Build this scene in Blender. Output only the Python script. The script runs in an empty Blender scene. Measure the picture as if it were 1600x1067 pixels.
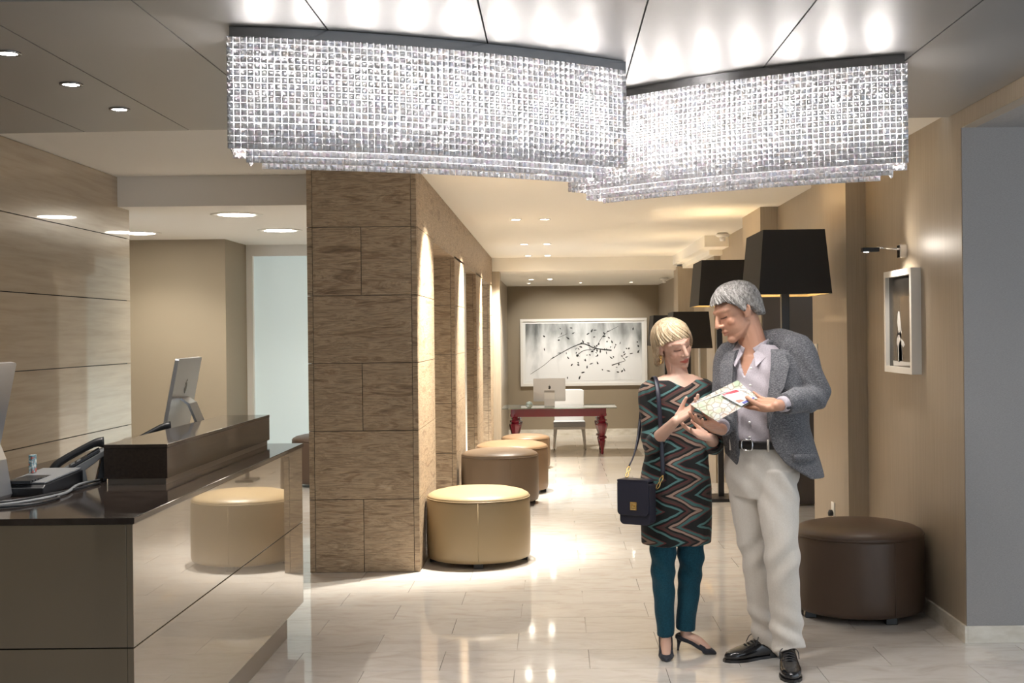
import bpy, bmesh, math, random
import numpy as np
from mathutils import Vector, Matrix

random.seed(7); np.random.seed(7)
scene = bpy.context.scene
COL = scene.collection
# ------------------------------------------------------------------ camera
F = 1950.0; CX, CY = 866.0, 520.0; H = 1.56; ROLL = 0.011
cam_d = bpy.data.cameras.new('camera'); cam = bpy.data.objects.new('camera', cam_d); COL.objects.link(cam)
cam.location = (0, 0, H)
cam.rotation_euler = (Matrix.Rotation(math.radians(90), 4, 'X') @ Matrix.Rotation(-ROLL, 4, 'Z')).to_euler()
cam_d.sensor_width = 36; cam_d.lens = 36 * F / 1600
cam_d.shift_x = -(CX - 800) / 1600; cam_d.shift_y = -(533.5 - CY) / 1600
cam_d.clip_start = 0.05; cam_d.clip_end = 200
scene.camera = cam
# ------------------------------------------------------------------ world: daylight from the open glazed front behind the camera
w = bpy.data.worlds.new('daylight'); scene.world = w; w.use_nodes = True
w.node_tree.nodes['Background'].inputs[0].default_value = (0.80, 0.90, 1.0, 1)
w.node_tree.nodes['Background'].inputs[1].default_value = 1.0
scene.view_settings.view_transform = 'Standard'
scene.view_settings.look = 'None'
scene.view_settings.gamma = 1
scene.view_settings.use_curve_mapping = False
scene.view_settings.exposure = 0.78
scene.cycles.max_bounces = 9; scene.cycles.diffuse_bounces = 4; scene.cycles.glossy_bounces = 5
scene.cycles.transmission_bounces = 7; scene.cycles.transparent_max_bounces = 12
scene.cycles.sample_clamp_indirect = 6; scene.cycles.caustics_reflective = False; scene.cycles.caustics_refractive = False
scene.cycles.use_denoising = True

# ------------------------------------------------------------------ pixel helpers (a pixel is a direction; the distance comes from what it touches)
def ray(u, v):
    dx, dy = u - CX, CY - v
    return dx * math.cos(ROLL) + dy * math.sin(ROLL), -dx * math.sin(ROLL) + dy * math.cos(ROLL)
def px(u, v, Y):
    a, b = ray(u, v)
    return Vector((a * Y / F, Y, H + b * Y / F))
# ------------------------------------------------------------------ mesh helpers
class MB:
    def __init__(s): s.v = []; s.f = []; s.s = []
    def add(s, v, f, smooth=False):
        o = len(s.v); s.v += [tuple(p) for p in v]; s.f += [tuple(i + o for i in q) for q in f]; s.s += [smooth] * len(f); return s
    def box(s, x0, x1, y0, y1, z0, z1):
        v = [(x, y, z) for x in (x0, x1) for y in (y0, y1) for z in (z0, z1)]
        return s.add(v, [(0, 1, 3, 2), (4, 6, 7, 5), (0, 4, 5, 1), (2, 3, 7, 6), (0, 2, 6, 4), (1, 5, 7, 3)])
    def prism(s, pts, z0, z1):
        n = len(pts); v = [(p[0], p[1], z0) for p in pts] + [(p[0], p[1], z1) for p in pts]
        return s.add(v, [tuple(range(n))[::-1], tuple(range(n, 2 * n))] + [(i, (i + 1) % n, n + (i + 1) % n, n + i) for i in range(n)])
    def extrude(s, pts, d):
        n = len(pts); d = Vector(d); v = [Vector(p) for p in pts] + [Vector(p) + d for p in pts]
        return s.add(v, [tuple(range(n))[::-1], tuple(range(n, 2 * n))] + [(i, (i + 1) % n, n + (i + 1) % n, n + i) for i in range(n)])
    def lathe(s, prof, n=32, c=(0, 0, 0), smooth=True):
        v = []; f = []
        for r, z in prof:
            for i in range(n):
                a = 2 * math.pi * i / n; v.append((c[0] + r * math.cos(a), c[1] + r * math.sin(a), c[2] + z))
        for k in range(len(prof) - 1):
            for i in range(n):
                j = (i + 1) % n; f.append((k * n + i, k * n + j, (k + 1) * n + j, (k + 1) * n + i))
        f.append(tuple(range(n))[::-1]); m = (len(prof) - 1) * n; f.append(tuple(range(m, m + n)))
        return s.add(v, f, smooth)
    def tube(s, pts, rad, n=10, sub=0, up=None, caps=True):
        v, f = tube_geo(pts, rad, n, sub, up, False); return s.add(v, f, True)
    def geo(s, g, smooth=True): return s.add(g[0], g[1], smooth)
    def mesh(s, name, off=(0, 0, 0)):
        m = bpy.data.meshes.new(name)
        m.from_pydata([(p[0] - off[0], p[1] - off[1], p[2] - off[2]) for p in s.v], [], s.f)
        m.polygons.foreach_set('use_smooth', s.s); m.update(); return m

def catmull(P, R, sub):
    P = [np.array(p, float) for p in P]; R = [np.array(r if hasattr(r, '__len__') else (r, r), float) for r in R]
    if sub < 1 or len(P) < 2: return P, R
    Q = [2 * P[0] - P[1]] + P + [2 * P[-1] - P[-2]]; S = [R[0]] + R + [R[-1]]
    op, orr = [], []
    for i in range(1, len(Q) - 2):
        for k in range(sub):
            t = k / sub
            h = lambda A: 0.5 * ((2 * A[i]) + (-A[i-1] + A[i+1]) * t + (2*A[i-1] - 5*A[i] + 4*A[i+1] - A[i+2]) * t*t + (-A[i-1] + 3*A[i] - 3*A[i+1] + A[i+2]) * t**3)
            op.append(h(Q)); orr.append(h(S))
    op.append(P[-1]); orr.append(R[-1])
    return op, orr
def tube_geo(pts, rad, n=14, sub=4, up=None, round_caps=True):
    """tapered tube; rad entries r or (ra, rb): ra along 'up' hint, rb across"""
    P, R = catmull(pts, rad, sub)
    T = []
    for i in range(len(P)):
        t = P[min(i + 1, len(P) - 1)] - P[max(i - 1, 0)]; T.append(t / (np.linalg.norm(t) + 1e-12))
    u = np.array(up if up is not None else ((0, 0, 1) if abs(T[0][2]) < .8 else (1, 0, 0)), float)
    rings = []
    for p, r, t in zip(P, R, T):
        a = u - t * (u @ t); a /= np.linalg.norm(a) + 1e-12; b = np.cross(t, a)
        if up is None: u = a
        rings.append((p, r, a, b, t))
    if round_caps:
        def cap(ring, sgn):
            p, r, a, b, t = ring; m = min(r); return [(p + sgn * t * m * math.sin(q), r * math.cos(q), a, b, t) for q in (1.35, .95, .5)]
        rings = cap(rings[0], -1) + rings + cap(rings[-1], 1)[::-1]
    v, f = [], []
    for p, r, a, b, t in rings:
        for i in range(n):
            q = 2 * math.pi * i / n; v.append(tuple(p + a * r[0] * math.cos(q) + b * r[1] * math.sin(q)))
    for k in range(len(rings) - 1):
        for i in range(n):
            j = (i + 1) % n; f.append((k * n + i, k * n + j, (k + 1) * n + j, (k + 1) * n + i))
    f.append(tuple(range(n))[::-1]); m = (len(rings) - 1) * n; f.append(tuple(range(m, m + n)))
    return v, f
def ellipsoid(c, r, R=None, nu=20, nv=12):
    R = np.eye(3) if R is None else np.array(R); c = np.array(c, float); v, f = [], []
    for j in range(1, nv):
        th = math.pi * j / nv
        for i in range(nu):
            ph = 2 * math.pi * i / nu
            v.append(tuple(c + R @ np.array((r[0] * math.sin(th) * math.cos(ph), r[1] * math.sin(th) * math.sin(ph), r[2] * math.cos(th)))))
    for j in range(nv - 2):
        for i in range(nu):
            k = (i + 1) % nu; f.append((j * nu + i, (j + 1) * nu + i, (j + 1) * nu + k, j * nu + k))
    a = len(v); v.append(tuple(c + R @ np.array((0, 0, r[2])))); v.append(tuple(c + R @ np.array((0, 0, -r[2]))))
    for i in range(nu):
        k = (i + 1) % nu; f.append((a, i, k)); f.append((a + 1, (nv - 2) * nu + k, (nv - 2) * nu + i))
    return v, f

def tag(o, label=None, cat=None, group=None, kind=None):
    if label: o['label'] = label
    if cat: o['category'] = cat
    if group: o['group'] = group
    if kind: o['kind'] = kind
    return o
def thing(name, label, cat, loc=(0, 0, 0), group=None):
    o = bpy.data.objects.new(name, None); COL.objects.link(o); o.location = loc; o.empty_display_size = .1
    return tag(o, label, cat, group)
def wloc(o):
    p = Vector(o.location)
    while o.parent: o = o.parent; p = p + Vector(o.location)
    return p
def obj(name, mb, mat, parent=None, base=None, bevel=0, me=None, seg=2):
    """one mesh object; vertices are given in world space (parents carry no rotation while building)"""
    off = wloc(parent) if parent else Vector((0, 0, 0))
    b = Vector(base) if base is not None else off
    m = me if me is not None else mb.mesh(name, b)
    if bevel and me is None:
        bm = bmesh.new(); bm.from_mesh(m)
        bmesh.ops.recalc_face_normals(bm, faces=bm.faces)
        es = [e for e in bm.edges if len(e.link_faces) == 2 and e.calc_face_angle(0) > .5]
        bmesh.ops.bevel(bm, geom=es, offset=bevel, segments=seg, affect='EDGES', profile=.6)
        bm.to_mesh(m); bm.free()
    elif me is None:
        bm = bmesh.new(); bm.from_mesh(m); bmesh.ops.recalc_face_normals(bm, faces=bm.faces); bm.to_mesh(m); bm.free()
    if mat is not None and not m.materials: m.materials.append(mat)
    o = bpy.data.objects.new(name, m); COL.objects.link(o)
    if parent: o.parent = parent
    o.location = b - off
    return o
def struct(name, mb, mat, parent=None, bevel=0):
    o = obj(name, mb, mat, parent, bevel=bevel)
    if not parent: o['kind'] = 'structure'
    return o
def B(*a): return MB().box(*a)
def copy_tree(o, parent=None):
    c = o.copy(); COL.objects.link(c); c.parent = parent
    for ch in [x for x in list(COL.objects) if x.parent == o]: copy_tree(ch, c)
    return c

# ------------------------------------------------------------------ materials
def mat(name, color=(.8, .8, .8), rough=.5, metal=0, spec=.5, coat=0, trans=0, ior=1.5, emit=None, es=0, sheen=0, crough=.03):
    m = bpy.data.materials.new(name); m.use_nodes = True; p = m.node_tree.nodes['Principled BSDF']
    p.inputs['Base Color'].default_value = (*color, 1); p.inputs['Roughness'].default_value = rough; p.inputs['Metallic'].default_value = metal
    p.inputs['Specular IOR Level'].default_value = spec; p.inputs['Coat Weight'].default_value = coat; p.inputs['Coat Roughness'].default_value = crough
    p.inputs['Transmission Weight'].default_value = trans; p.inputs['IOR'].default_value = ior; p.inputs['Sheen Weight'].default_value = sheen
    if emit: p.inputs['Emission Color'].default_value = (*emit, 1); p.inputs['Emission Strength'].default_value = es
    return m
def N(m, t, **kw):
    n = m.node_tree.nodes.new(t)
    for k, v in kw.items():
        if k.startswith('i_'): n.inputs[k[2:].replace('_', ' ')].default_value = v
        else: setattr(n, k, v)
    return n
def L(m, a, b): m.node_tree.links.new(a, b)
def ramp(m, stops, interp='LINEAR'):
    r = N(m, 'ShaderNodeValToRGB'); e = r.color_ramp; e.interpolation = interp
    while len(e.elements) < len(stops): e.elements.new(.5)
    for k, (p, c) in zip(e.elements, stops): k.position = p; k.color = (*c, 1)
    return r
def grain(m, stops, scale=(1, 1, 1), noise=4, detail=6, dist=0, bump=0, rough_n=.55, coord='Object', rnd=0):
    """stretched-noise colour (and relief) on a principled material"""
    p = m.node_tree.nodes['Principled BSDF']; tc = N(m, 'ShaderNodeTexCoord'); mp = N(m, 'ShaderNodeMapping'); mp.inputs['Scale'].default_value = scale
    L(m, tc.outputs[coord], mp.inputs['Vector'])
    if rnd:
        oi = N(m, 'ShaderNodeObjectInfo'); mu = N(m, 'ShaderNodeMath', operation='MULTIPLY'); mu.inputs[1].default_value = rnd
        L(m, oi.outputs['Random'], mu.inputs[0]); L(m, mu.outputs[0], mp.inputs['Location'])
    n = N(m, 'ShaderNodeTexNoise', i_Scale=noise, i_Detail=detail, i_Distortion=dist, i_Roughness=rough_n)
    L(m, mp.outputs[0], n.inputs['Vector']); r = ramp(m, stops); L(m, n.outputs['Fac'], r.inputs[0]); L(m, r.outputs[0], p.inputs['Base Color'])
    if bump:
        b = N(m, 'ShaderNodeBump', i_Strength=bump, i_Distance=.01); L(m, n.outputs['Fac'], b.inputs['Height']); L(m, b.outputs[0], p.inputs['Normal'])
    return r
M = {}
M['marble'] = mat('polished_cream_marble', rough=.06, spec=.7)
grain(M['marble'], [(.3, (.56, .505, .45)), (.47, (.63, .585, .535)), (.6, (.655, .62, .575)), (.78, (.60, .545, .49))], (1.6, 3.6, 1), 2.4, 9, 1.2, rnd=40)
M['marble_far'] = mat('polished_marble_far', rough=.07, spec=.7)
def _far(m):
    p = m.node_tree.nodes['Principled BSDF']; tc = N(m, 'ShaderNodeTexCoord')
    b = N(m, 'ShaderNodeTexBrick', i_Scale=1.0, i_Mortar_Size=.003); b.inputs['Brick Width'].default_value = .7; b.inputs['Row Height'].default_value = .35
    b.inputs['Color1'].default_value = (.74, .68, .60, 1); b.inputs['Color2'].default_value = (.68, .62, .54, 1); b.inputs['Mortar'].default_value = (.42, .38, .33, 1)
    L(m, tc.outputs['Object'], b.inputs['Vector']); L(m, b.outputs['Color'], p.inputs['Base Color'])
_far(M['marble_far'])
M['grout'] = mat('grout', (.36, .32, .27), .7)
M['skirting'] = mat('skirting_marble', rough=.2)
grain(M['skirting'], [(.35, (.62, .57, .48)), (.6, (.76, .72, .64))], (2, 2, 5), 3, 6)
M['trav'] = mat('travertine_brown', rough=.42, spec=.35)
def _trav(m):
    p = m.node_tree.nodes['Principled BSDF']; tc = N(m, 'ShaderNodeTexCoord'); oi = N(m, 'ShaderNodeObjectInfo')
    mp = N(m, 'ShaderNodeMapping'); mp.inputs['Scale'].default_value = (1.5, 1.5, 8); L(m, tc.outputs['Object'], mp.inputs['Vector'])
    mu = N(m, 'ShaderNodeMath', operation='MULTIPLY'); mu.inputs[1].default_value = 60; L(m, oi.outputs['Random'], mu.inputs[0]); L(m, mu.outputs[0], mp.inputs['Location'])
    n1 = N(m, 'ShaderNodeTexNoise', i_Scale=2.0, i_Detail=11, i_Distortion=1.2, i_Roughness=.66); L(m, mp.outputs[0], n1.inputs['Vector'])
    r = ramp(m, [(.28, (.15, .10, .062)), (.42, (.29, .205, .13)), (.5, (.42, .32, .215)), (.57, (.29, .21, .135)), (.64, (.40, .30, .20)), (.75, (.56, .45, .32))]); L(m, n1.outputs['Fac'], r.inputs[0])
    mp2 = N(m, 'ShaderNodeMapping'); mp2.inputs['Scale'].default_value = (2.5, 2.5, 36); L(m, tc.outputs['Object'], mp2.inputs['Vector'])
    n2 = N(m, 'ShaderNodeTexNoise', i_Scale=4, i_Detail=6, i_Distortion=.5); L(m, mp2.outputs[0], n2.inputs['Vector'])
    r2 = ramp(m, [(.36, (.70, .70, .70)), (.52, (1, 1, 1)), (.7, (1.12, 1.1, 1.06))]); L(m, n2.outputs['Fac'], r2.inputs[0])
    mx = N(m, 'ShaderNodeMix', data_type='RGBA', blend_type='MULTIPLY'); mx.inputs[0].default_value = 1
    L(m, r.outputs[0], mx.inputs[6]); L(m, r2.outputs[0], mx.inputs[7]); L(m, mx.outputs[2], p.inputs['Base Color'])
    ad = N(m, 'ShaderNodeMath', operation='ADD'); L(m, n1.outputs['Fac'], ad.inputs[0]); L(m, n2.outputs['Fac'], ad.inputs[1])
    b = N(m, 'ShaderNodeBump', i_Strength=.35, i_Distance=.006); L(m, ad.outputs[0], b.inputs['Height']); L(m, b.outputs[0], p.inputs['Normal'])
_trav(M['trav'])
M['joint'] = mat('stone_joint', (.12, .09, .07), .8)
M['tan'] = mat('tan_silk_wallcovering', rough=.42, spec=.4)
grain(M['tan'], [(.3, (.325, .272, .205)), (.7, (.39, .328, .25))], (40, 40, .8), 3, 4)
M['taupe'] = mat('taupe_wallcovering', rough=.6)
grain(M['taupe'], [(.3, (.29, .235, .165)), (.7, (.34, .28, .20))], (30, 30, 30), 8, 4)
M['grey_wall'] = mat('grey_textile_wallcovering', rough=.75)
grain(M['grey_wall'], [(.3, (.27, .262, .26)), (.7, (.345, .337, .333))], (10, 10, 60), 12, 4, bump=.1)
M['lacq'] = mat('beige_veneer_gloss', rough=.28, coat=1, spec=.5)
grain(M['lacq'], [(.3, (.335, .255, .165)), (.52, (.40, .315, .215)), (.75, (.45, .36, .255))], (1, .8, 14), 2.2, 7, .4, rnd=30)
M['counter'] = mat('taupe_gloss_lacquer', (.20, .155, .105), .25, coat=1, spec=.9, crough=.015)
M['counter'].node_tree.nodes['Principled BSDF'].inputs['Coat IOR'].default_value = 2.0
M['stone_dark'] = mat('dark_brown_polished_stone', rough=.08, spec=.6)
grain(M['stone_dark'], [(.35, (.030, .022, .018)), (.7, (.055, .042, .036))], (3, 3, 3), 4, 6)
M['wenge'] = mat('wenge_veneer', rough=.3, coat=.4)
grain(M['wenge'], [(.35, (.018, .011, .008)), (.7, (.036, .024, .018))], (30, 1.5, 30), 3, 5)
M['strip'] = mat('brushed_metal_strip', (.32, .29, .26), .3, .8)
M['white'] = mat('white_paint', (.86, .84, .81), .7)
M['cream_ceil'] = mat('warm_white_ceiling_paint', (.84, .80, .72), .7)
M['raft'] = mat('silver_lacquer_ceiling_panel', (.36, .355, .35), .42, .6)
M['gap'] = mat('dark_gap', (.02, .02, .02), .9)
M['chrome'] = mat('chrome', (.75, .75, .76), .12, 1)
M['dark_chrome'] = mat('dark_polished_steel', (.30, .30, .31), .18, 1)
M['alu'] = mat('aluminium', (.62, .63, .65), .32, .85)
M['black_plastic'] = mat('black_plastic', (.018, .019, .022), .35)
M['grey_plastic'] = mat('grey_plastic', (.22, .23, .24), .4)
M['screen'] = mat('screen_glass', (.01, .01, .012), .08)
M['logo'] = mat('dark_mark', (.04, .04, .045), .2)
M['white_frame'] = mat('white_lacquer_frame', (.82, .80, .76), .35)
M['red'] = mat('burgundy_lacquer', (.17, .008, .022), .22, coat=.8)
M['glass_top'] = mat('glass_table_top', (.75, .85, .82), .02, trans=.85)
M['white_fabric'] = mat('white_upholstery', (.72, .71, .69), .7, sheen=.2)
M['seat_fabric'] = mat('pale_grey_upholstery', (.52, .53, .54), .7)
M['shade'] = mat('black_fabric_shade', (.010, .0095, .010), .75)
M['shade_in'] = mat('gold_shade_lining', (.62, .46, .22), .45, .3)
M['lamp_black'] = mat('black_satin_metal', (.012, .011, .011), .35)
M['glow'] = mat('lit_lamp', (1, 1, 1), .5, emit=(1, .93, .80), es=28)
M['glow_cool'] = mat('lit_lamp_cool', (1, 1, 1), .5, emit=(1, .97, .92), es=30)
M['bulb'] = mat('warm_bulb', (1, 1, 1), .5, emit=(1, .80, .50), es=25)
M['frost'] = mat('frosted_lit_glass', (.70, .80, .80), .35, emit=(.66, .80, .82), es=.16)
M['dark_panel'] = mat('dark_bronze_panel', (.075, .062, .052), .45)
M['mirror'] = mat('mirror', (.8, .8, .8), .03, 1)
M['paper'] = mat('white_print_paper', (.80, .80, .79), .6)
M['ink'] = mat('black_ink', (.015, .018, .018), .6)
M['navy'] = mat('navy_leather', (.012, .012, .024), .42)
M['gold'] = mat('gold_metal', (.85, .58, .22), .25, 1)
def leather(name, c):
    m = mat(name, c, .42, spec=.45); p = m.node_tree.nodes['Principled BSDF']
    tc = N(m, 'ShaderNodeTexCoord'); v = N(m, 'ShaderNodeTexVoronoi', i_Scale=260); L(m, tc.outputs['Object'], v.inputs['Vector'])
    b = N(m, 'ShaderNodeBump', i_Strength=.08, i_Distance=.002); L(m, v.outputs['Distance'], b.inputs['Height']); L(m, b.outputs[0], p.inputs['Normal']); return m
M['l_tan'] = leather('mustard_tan_leather', (.29, .215, .12))
M['l_taupe'] = leather('taupe_leather', (.155, .105, .065))
M['l_camel'] = leather('camel_leather', (.20, .125, .068))
M['l_brown'] = leather('chocolate_leather', (.085, .053, .036))

# ------------------------------------------------------------------ lamps that the place has
def spot(name, loc, tgt, power, angle=70, blend=.6, color=(1, .88, .70), size=.04, parent=None):
    d = bpy.data.lights.new(name, 'SPOT'); d.energy = power; d.spot_size = math.radians(angle); d.spot_blend = blend; d.color = color; d.shadow_soft_size = size
    o = bpy.data.objects.new(name, d); COL.objects.link(o)
    o.rotation_euler = (Vector(tgt) - Vector(loc)).to_track_quat('-Z', 'Y').to_euler()
    if parent: o.parent = parent; o.location = Vector(loc) - wloc(parent)
    else: o.location = loc
    return o
def point(name, loc, power, color=(1, .85, .62), size=.04, parent=None):
    d = bpy.data.lights.new(name, 'POINT'); d.energy = power; d.color = color; d.shadow_soft_size = size
    o = bpy.data.objects.new(name, d); COL.objects.link(o)
    o.location = Vector(loc) - (wloc(parent) if parent else Vector((0, 0, 0)))
    if parent: o.parent = parent
    return o
# ================================================================== THE SETTING
ZC = 2.66; ZR = 2.64; ZL = -0.42                       # corridor ceiling, ceiling raft, sunken floor at the far end
fl = MB(); fl.box(-5.2, 5, -3, 12.8, -.06, -.012); fl.box(-5.2, -.9, 12.8, 15, -.06, -.012)
floor = struct('floor', fl, M['grout'])
TW, TD = .70, .35; row0 = 5.79
tile_me = {}
def tile(x0, x1, y0, y1):
    key = (round(x1 - x0, 3), round(y1 - y0, 3))
    if key not in tile_me:
        g = .0012; tile_me[key] = B(g, key[0] - g, g, key[1] - g, -.012, 0).mesh('tile'); tile_me[key].materials.append(M['marble'])
    o = bpy.data.objects.new('tile', tile_me[key]); COL.objects.link(o); o.parent = floor; o.location = (x0, y0, 0)
for k in range(-2, 20):
    y0 = row0 + k * TD; xs = -1.25 - 3 * TW + (TW / 2 if k % 2 else 0)
    while xs < 3.0:
        if not (xs + TW < -3.4): tile(xs, xs + TW, y0, y0 + TD)
        xs += TW
ed = row0 + 20 * TD
struct('floor_near', B(-5.2, 5, -3, row0 - 2 * TD, -.012, 0), M['marble_far'])
struct('floor_side', B(-5.2, -3.4, row0 - 2 * TD, 15, -.012, 0), M['marble_far'])
struct('floor_rear_left', B(-3.4, -.9, ed, 15, -.012, 0), M['marble_far'])
struct('floor_step_edge', B(-.9, 2.8, ed, 12.83, -.14, 0), M['marble'])
struct('floor_step', MB().box(-.9, 2.8, 12.83, 13.13, -.28, -.14).box(-.9, 2.8, 13.13, 13.43, -.42, -.28), M['marble_far'])
struct('floor_far', B(-1.2, 2.8, 12.8, 24.3, ZL - .05, ZL), M['marble_far'])

# ceilings
struct('ceiling_corridor', B(-1.62, 2.4, 6.5, 18.2, ZC, ZC + .1), M['cream_ceil'])
struct('ceiling_far', B(-1.2, 2.4, 18.2, 24.3, 2.465, 2.75), M['cream_ceil'])
struct('ceiling_reception', B(-5.2, -1.62, 6.5, 9.46, 2.78, 2.88), M['white'])
struct('ceiling_reception_low', B(-5.2, -1.60, 9.46, 14.2, 2.55, 2.88), M['white'])
struct('ceiling_bulkhead', MB().box(1.74, 2.03, 14.35, 18.2, 2.53, ZC).box(1.86, 2.03, 14.9, 18.2, 2.47, 2.53), M['cream_ceil'])
struct('ceiling_front', B(-3.3, 5, -3, 3.98, ZR + .03, 2.8), M['white'])
raft = struct('ceiling', B(-3.3, 2.1, 3.98, 6.36, ZR + .03, 2.8), M['gap'])
struct('trim_1', B(-3.3, -1.62, 6.62, 6.70, 2.70, 2.78), M['white'])
xj = [-3.3] + [-3.008 + .5535 * i for i in range(0, 10)]
xj = [-3.3] + [x for x in [-2.45 + .5535 * i for i in range(-1, 8)] if x < 1.9] + [2.03]
def rafty(x): return 6.58 - (x + 3.3) / 5.33 * .20
for a, b in zip(xj[:-1], xj[1:]):
    g = .003
    obj('ceiling_panel', MB().prism([(a + g, 4.0), (b - g, 4.0), (b - g, rafty(b)), (a + g, rafty(a))], ZR, ZR + .022), M['raft'], raft)

# left reception wall: glossy veneer boards in four courses
wl = struct('wall_left', B(-3.5, -3.32, -3, 9.70, 0, 2.78), M['gap'])
zj = [0, .42, .885, 1.36, 1.845, 2.325, 2.78]
for z0, z1 in zip(zj[:-1], zj[1:]):
    ys = [-1.0, 2.2, 5.0, 9.72]
    for y0, y1 in zip(ys[:-1], ys[1:]):
        obj('wall_panel', B(-3.33, -3.3, y0 + .002, y1 - .002, z0 + .003, z1 - .003), M['lacq'], wl)
struct('wall_daylight_block', B(-3.5, .9, -3.1, -3, 0, 2.8), M['taupe'])  # unseen wall added behind the camera to block daylight on the left
struct('wall_rear_reception', B(-5.2, -3.34, 12.7, 13.6, 0, 2.55), M['taupe'])
struct('wall_far_left', B(-5.2, -5.0, 9, 14.2, 0, 2.55), M['taupe'])
struct('trim_2', MB().box(-3.34, -3.27, 13.56, 13.64, 0, 2.43).box(-3.34, -1.5, 13.56, 13.7, 2.43, 2.55), M['white_frame'])
struct('window_1', B(-3.27, -1.5, 13.62, 13.64, 0, 2.43), M['frost'])
struct('wall_passage', B(-5.2, -1.0, 14.1, 14.2, 0, 2.9), M['white'])

# travertine colonnade: piers, beam, slabs with recessed joints
XR, XL = -.898, -1.62
piers = [(8.2, 9.35), (11.3, 12.5), (14.4, 15.6), (17.5, 18.2)]
cb = MB()
for i, (y0, y1) in enumerate(piers): cb.box(XL + .02, XR - .02, y0 + .02, y1 - .02, ZL if y0 > 12.8 else 0, ZC + .1)
cb.box(XL + .02, XR - .02, 8.3, 18.2, 2.285, ZC + .1)
col = struct('wall_colonnade', cb, M['joint'])
zs = [0, .48, .93, 1.375, 1.82, 2.27, ZC]
g = .0022
for i, (y0, y1) in enumerate(piers):
    zz = ([ZL] if y0 > 12.8 else []) + zs
    for k, (a, b) in enumerate(zip(zz[:-1], zz[1:])):
        if i > 0 and a > 2.2: continue
        odd = (k % 2 == 0)
        # front face: centre slab(s) between two narrow corner returns
        e = .036
        spans = [(XL + e, (XL + XR) / 2 - .005), ((XL + XR) / 2 - .005, XR - e)] if (odd and i == 0) else [(XL + e, XR - e)]
        for x0, x1 in spans: obj('stone_slab', B(x0 + g, x1 - g, y0, y0 + .022, a + g, b - g), M['trav'], col, base=((x0 + x1) / 2, y0, (a + b) / 2))
        for x0, x1 in ((XL, XL + e), (XR - e, XR)):
            obj('corner_slab', B(x0 + g / 2, x1 - g / 2, y0, y0 + .03, a + g, b - g), M['trav'], col, base=(x0, y0, (a + b) / 2))
        obj('stone_slab', B(XR - .022, XR, y0 + .03, y1, a + g, b - g), M['trav'], col, base=(XR, (y0 + y1) / 2, (a + b) / 2))
        if i == 0: obj('stone_slab', B(XL, XL + .022, y0 + .03, y1, a + g, b - g), M['trav'], col, base=(XL, (y0 + y1) / 2, (a + b) / 2))
ys = [9.35, 10.9, 12.5, 14.1, 15.6, 17.0, 18.2]
for y0, y1 in zip(ys[:-1], ys[1:]):
    obj('stone_slab', B(XR - .022, XR, y0 + g, y1 - g, 2.25, ZC - .002), M['trav'], col, base=(XR, y0, 2.4))
for (a, b), (c, d) in zip(piers[:-1], piers[1:]):
    obj('soffit_slab', B(XL + .02, XR - .022, b, c, 2.25, 2.285), M['trav'], col, base=(XR, b, 2.25))

# right-hand wall with its projecting piers
XW = 2.03
struct('wall_right', B(XW, 2.12, 6.2, 8.1, 0, ZC), M['tan'])
struct('wall_right_pier', B(1.9, 2.4, 8.1, 9.17, 0, ZC), M['tan'])
struct('wall_right_lintel', B(2.0, 2.2, 9.17, 11.1, 2.08, ZC), M['tan'])
struct('wall_right_pier_far', B(1.844, 2.4, 11.1, 12.15, 0, ZC), M['tan'])
struct('door_1', B(1.85, 2.9, 11.06, 11.095, .02, 2.07), M['dark_panel'])
struct('wall_niche', B(2.85, 2.95, 9.1, 11.1, 0, 2.1), M['taupe'])
struct('wall_right_far', B(2.02, 2.2, 12.15, 24.2, ZL, ZC), M['tan'])
struct('wall_right_pilaster', B(1.94, 2.1, 15.1, 15.9, ZL, 2.5), M['tan'])
struct('wall_portal_right', B(1.79, 2.1, 18.0, 18.6, ZL, 2.5), M['tan'])
struct('wall_portal_left', B(-1.2, -.79, 18.22, 18.6, ZL, 2.5), M['tan'])
struct('wall_far_side', B(-1.2, -.90, 18.6, 24.2, ZL, 2.5), M['tan'])
struct('wall_back', B(-1.2, 2.4, 24.1, 24.3, ZL, 2.5), M['taupe'])
struct('wall_grey', B(2.032, 5, 6.19, 6.35, 0, 2.555), M['grey_wall'])
struct('wall_right_fascia', B(2.03, 2.1, 2.0, 6.2, 2.555, ZC + .05), M['tan'])
struct('ceiling_niche', B(2.1, 5, 2.0, 6.19, 2.555, 2.62), M['grey_wall'])
struct('baseboard_right', MB().box(2.016, 2.03, 6.176, 8.1, 0, .085).box(2.03, 5, 6.176, 6.19, 0, .085), M['skirting'], bevel=.002)
struct('baseboard_back', B(-.9, 2.02, 24.07, 24.1, ZL, ZL + .12), M['skirting'])
struct('baseboard_pier', B(1.886, 1.9, 8.1, 9.17, 0, .085), M['skirting'])

# ================================================================== FURNITURE
# reception counter
ct = thing('reception_counter', 'glossy taupe reception counter with seamed front panels and recessed plinth', 'counter', (-1.6, 5.3, 0))
CXF, CY0, CY1 = -1.343, 3.955, 6.61
obj('carcass', B(-2.3, CXF - .02, CY0 + .02, CY1 - .02, .16, .965), M['gap'], ct)
for z0, z1 in ((.15, .574), (.578, .968)):
    obj('front_panel', B(CXF - .02, CXF, CY0, CY1, z0, z1), M['counter'], ct, bevel=.0015)
    obj('end_panel', B(-2.32, CXF - .021, CY0, CY0 + .02, z0, z1), M['counter'], ct, bevel=.0015)
    obj('end_panel', B(-2.32, CXF - .021, CY1 - .02, CY1, z0, z1), M['counter'], ct, bevel=.0015)
obj('plinth', B(-2.25, -1.395, CY0 + .1, CY1 - .17, 0, .16), M['strip'], ct)
top = obj('countertop', B(-2.36, CXF + .008, CY0 - .008, CY1 + .008, .970, .990), M['stone_dark'], bevel=.002)
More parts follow.
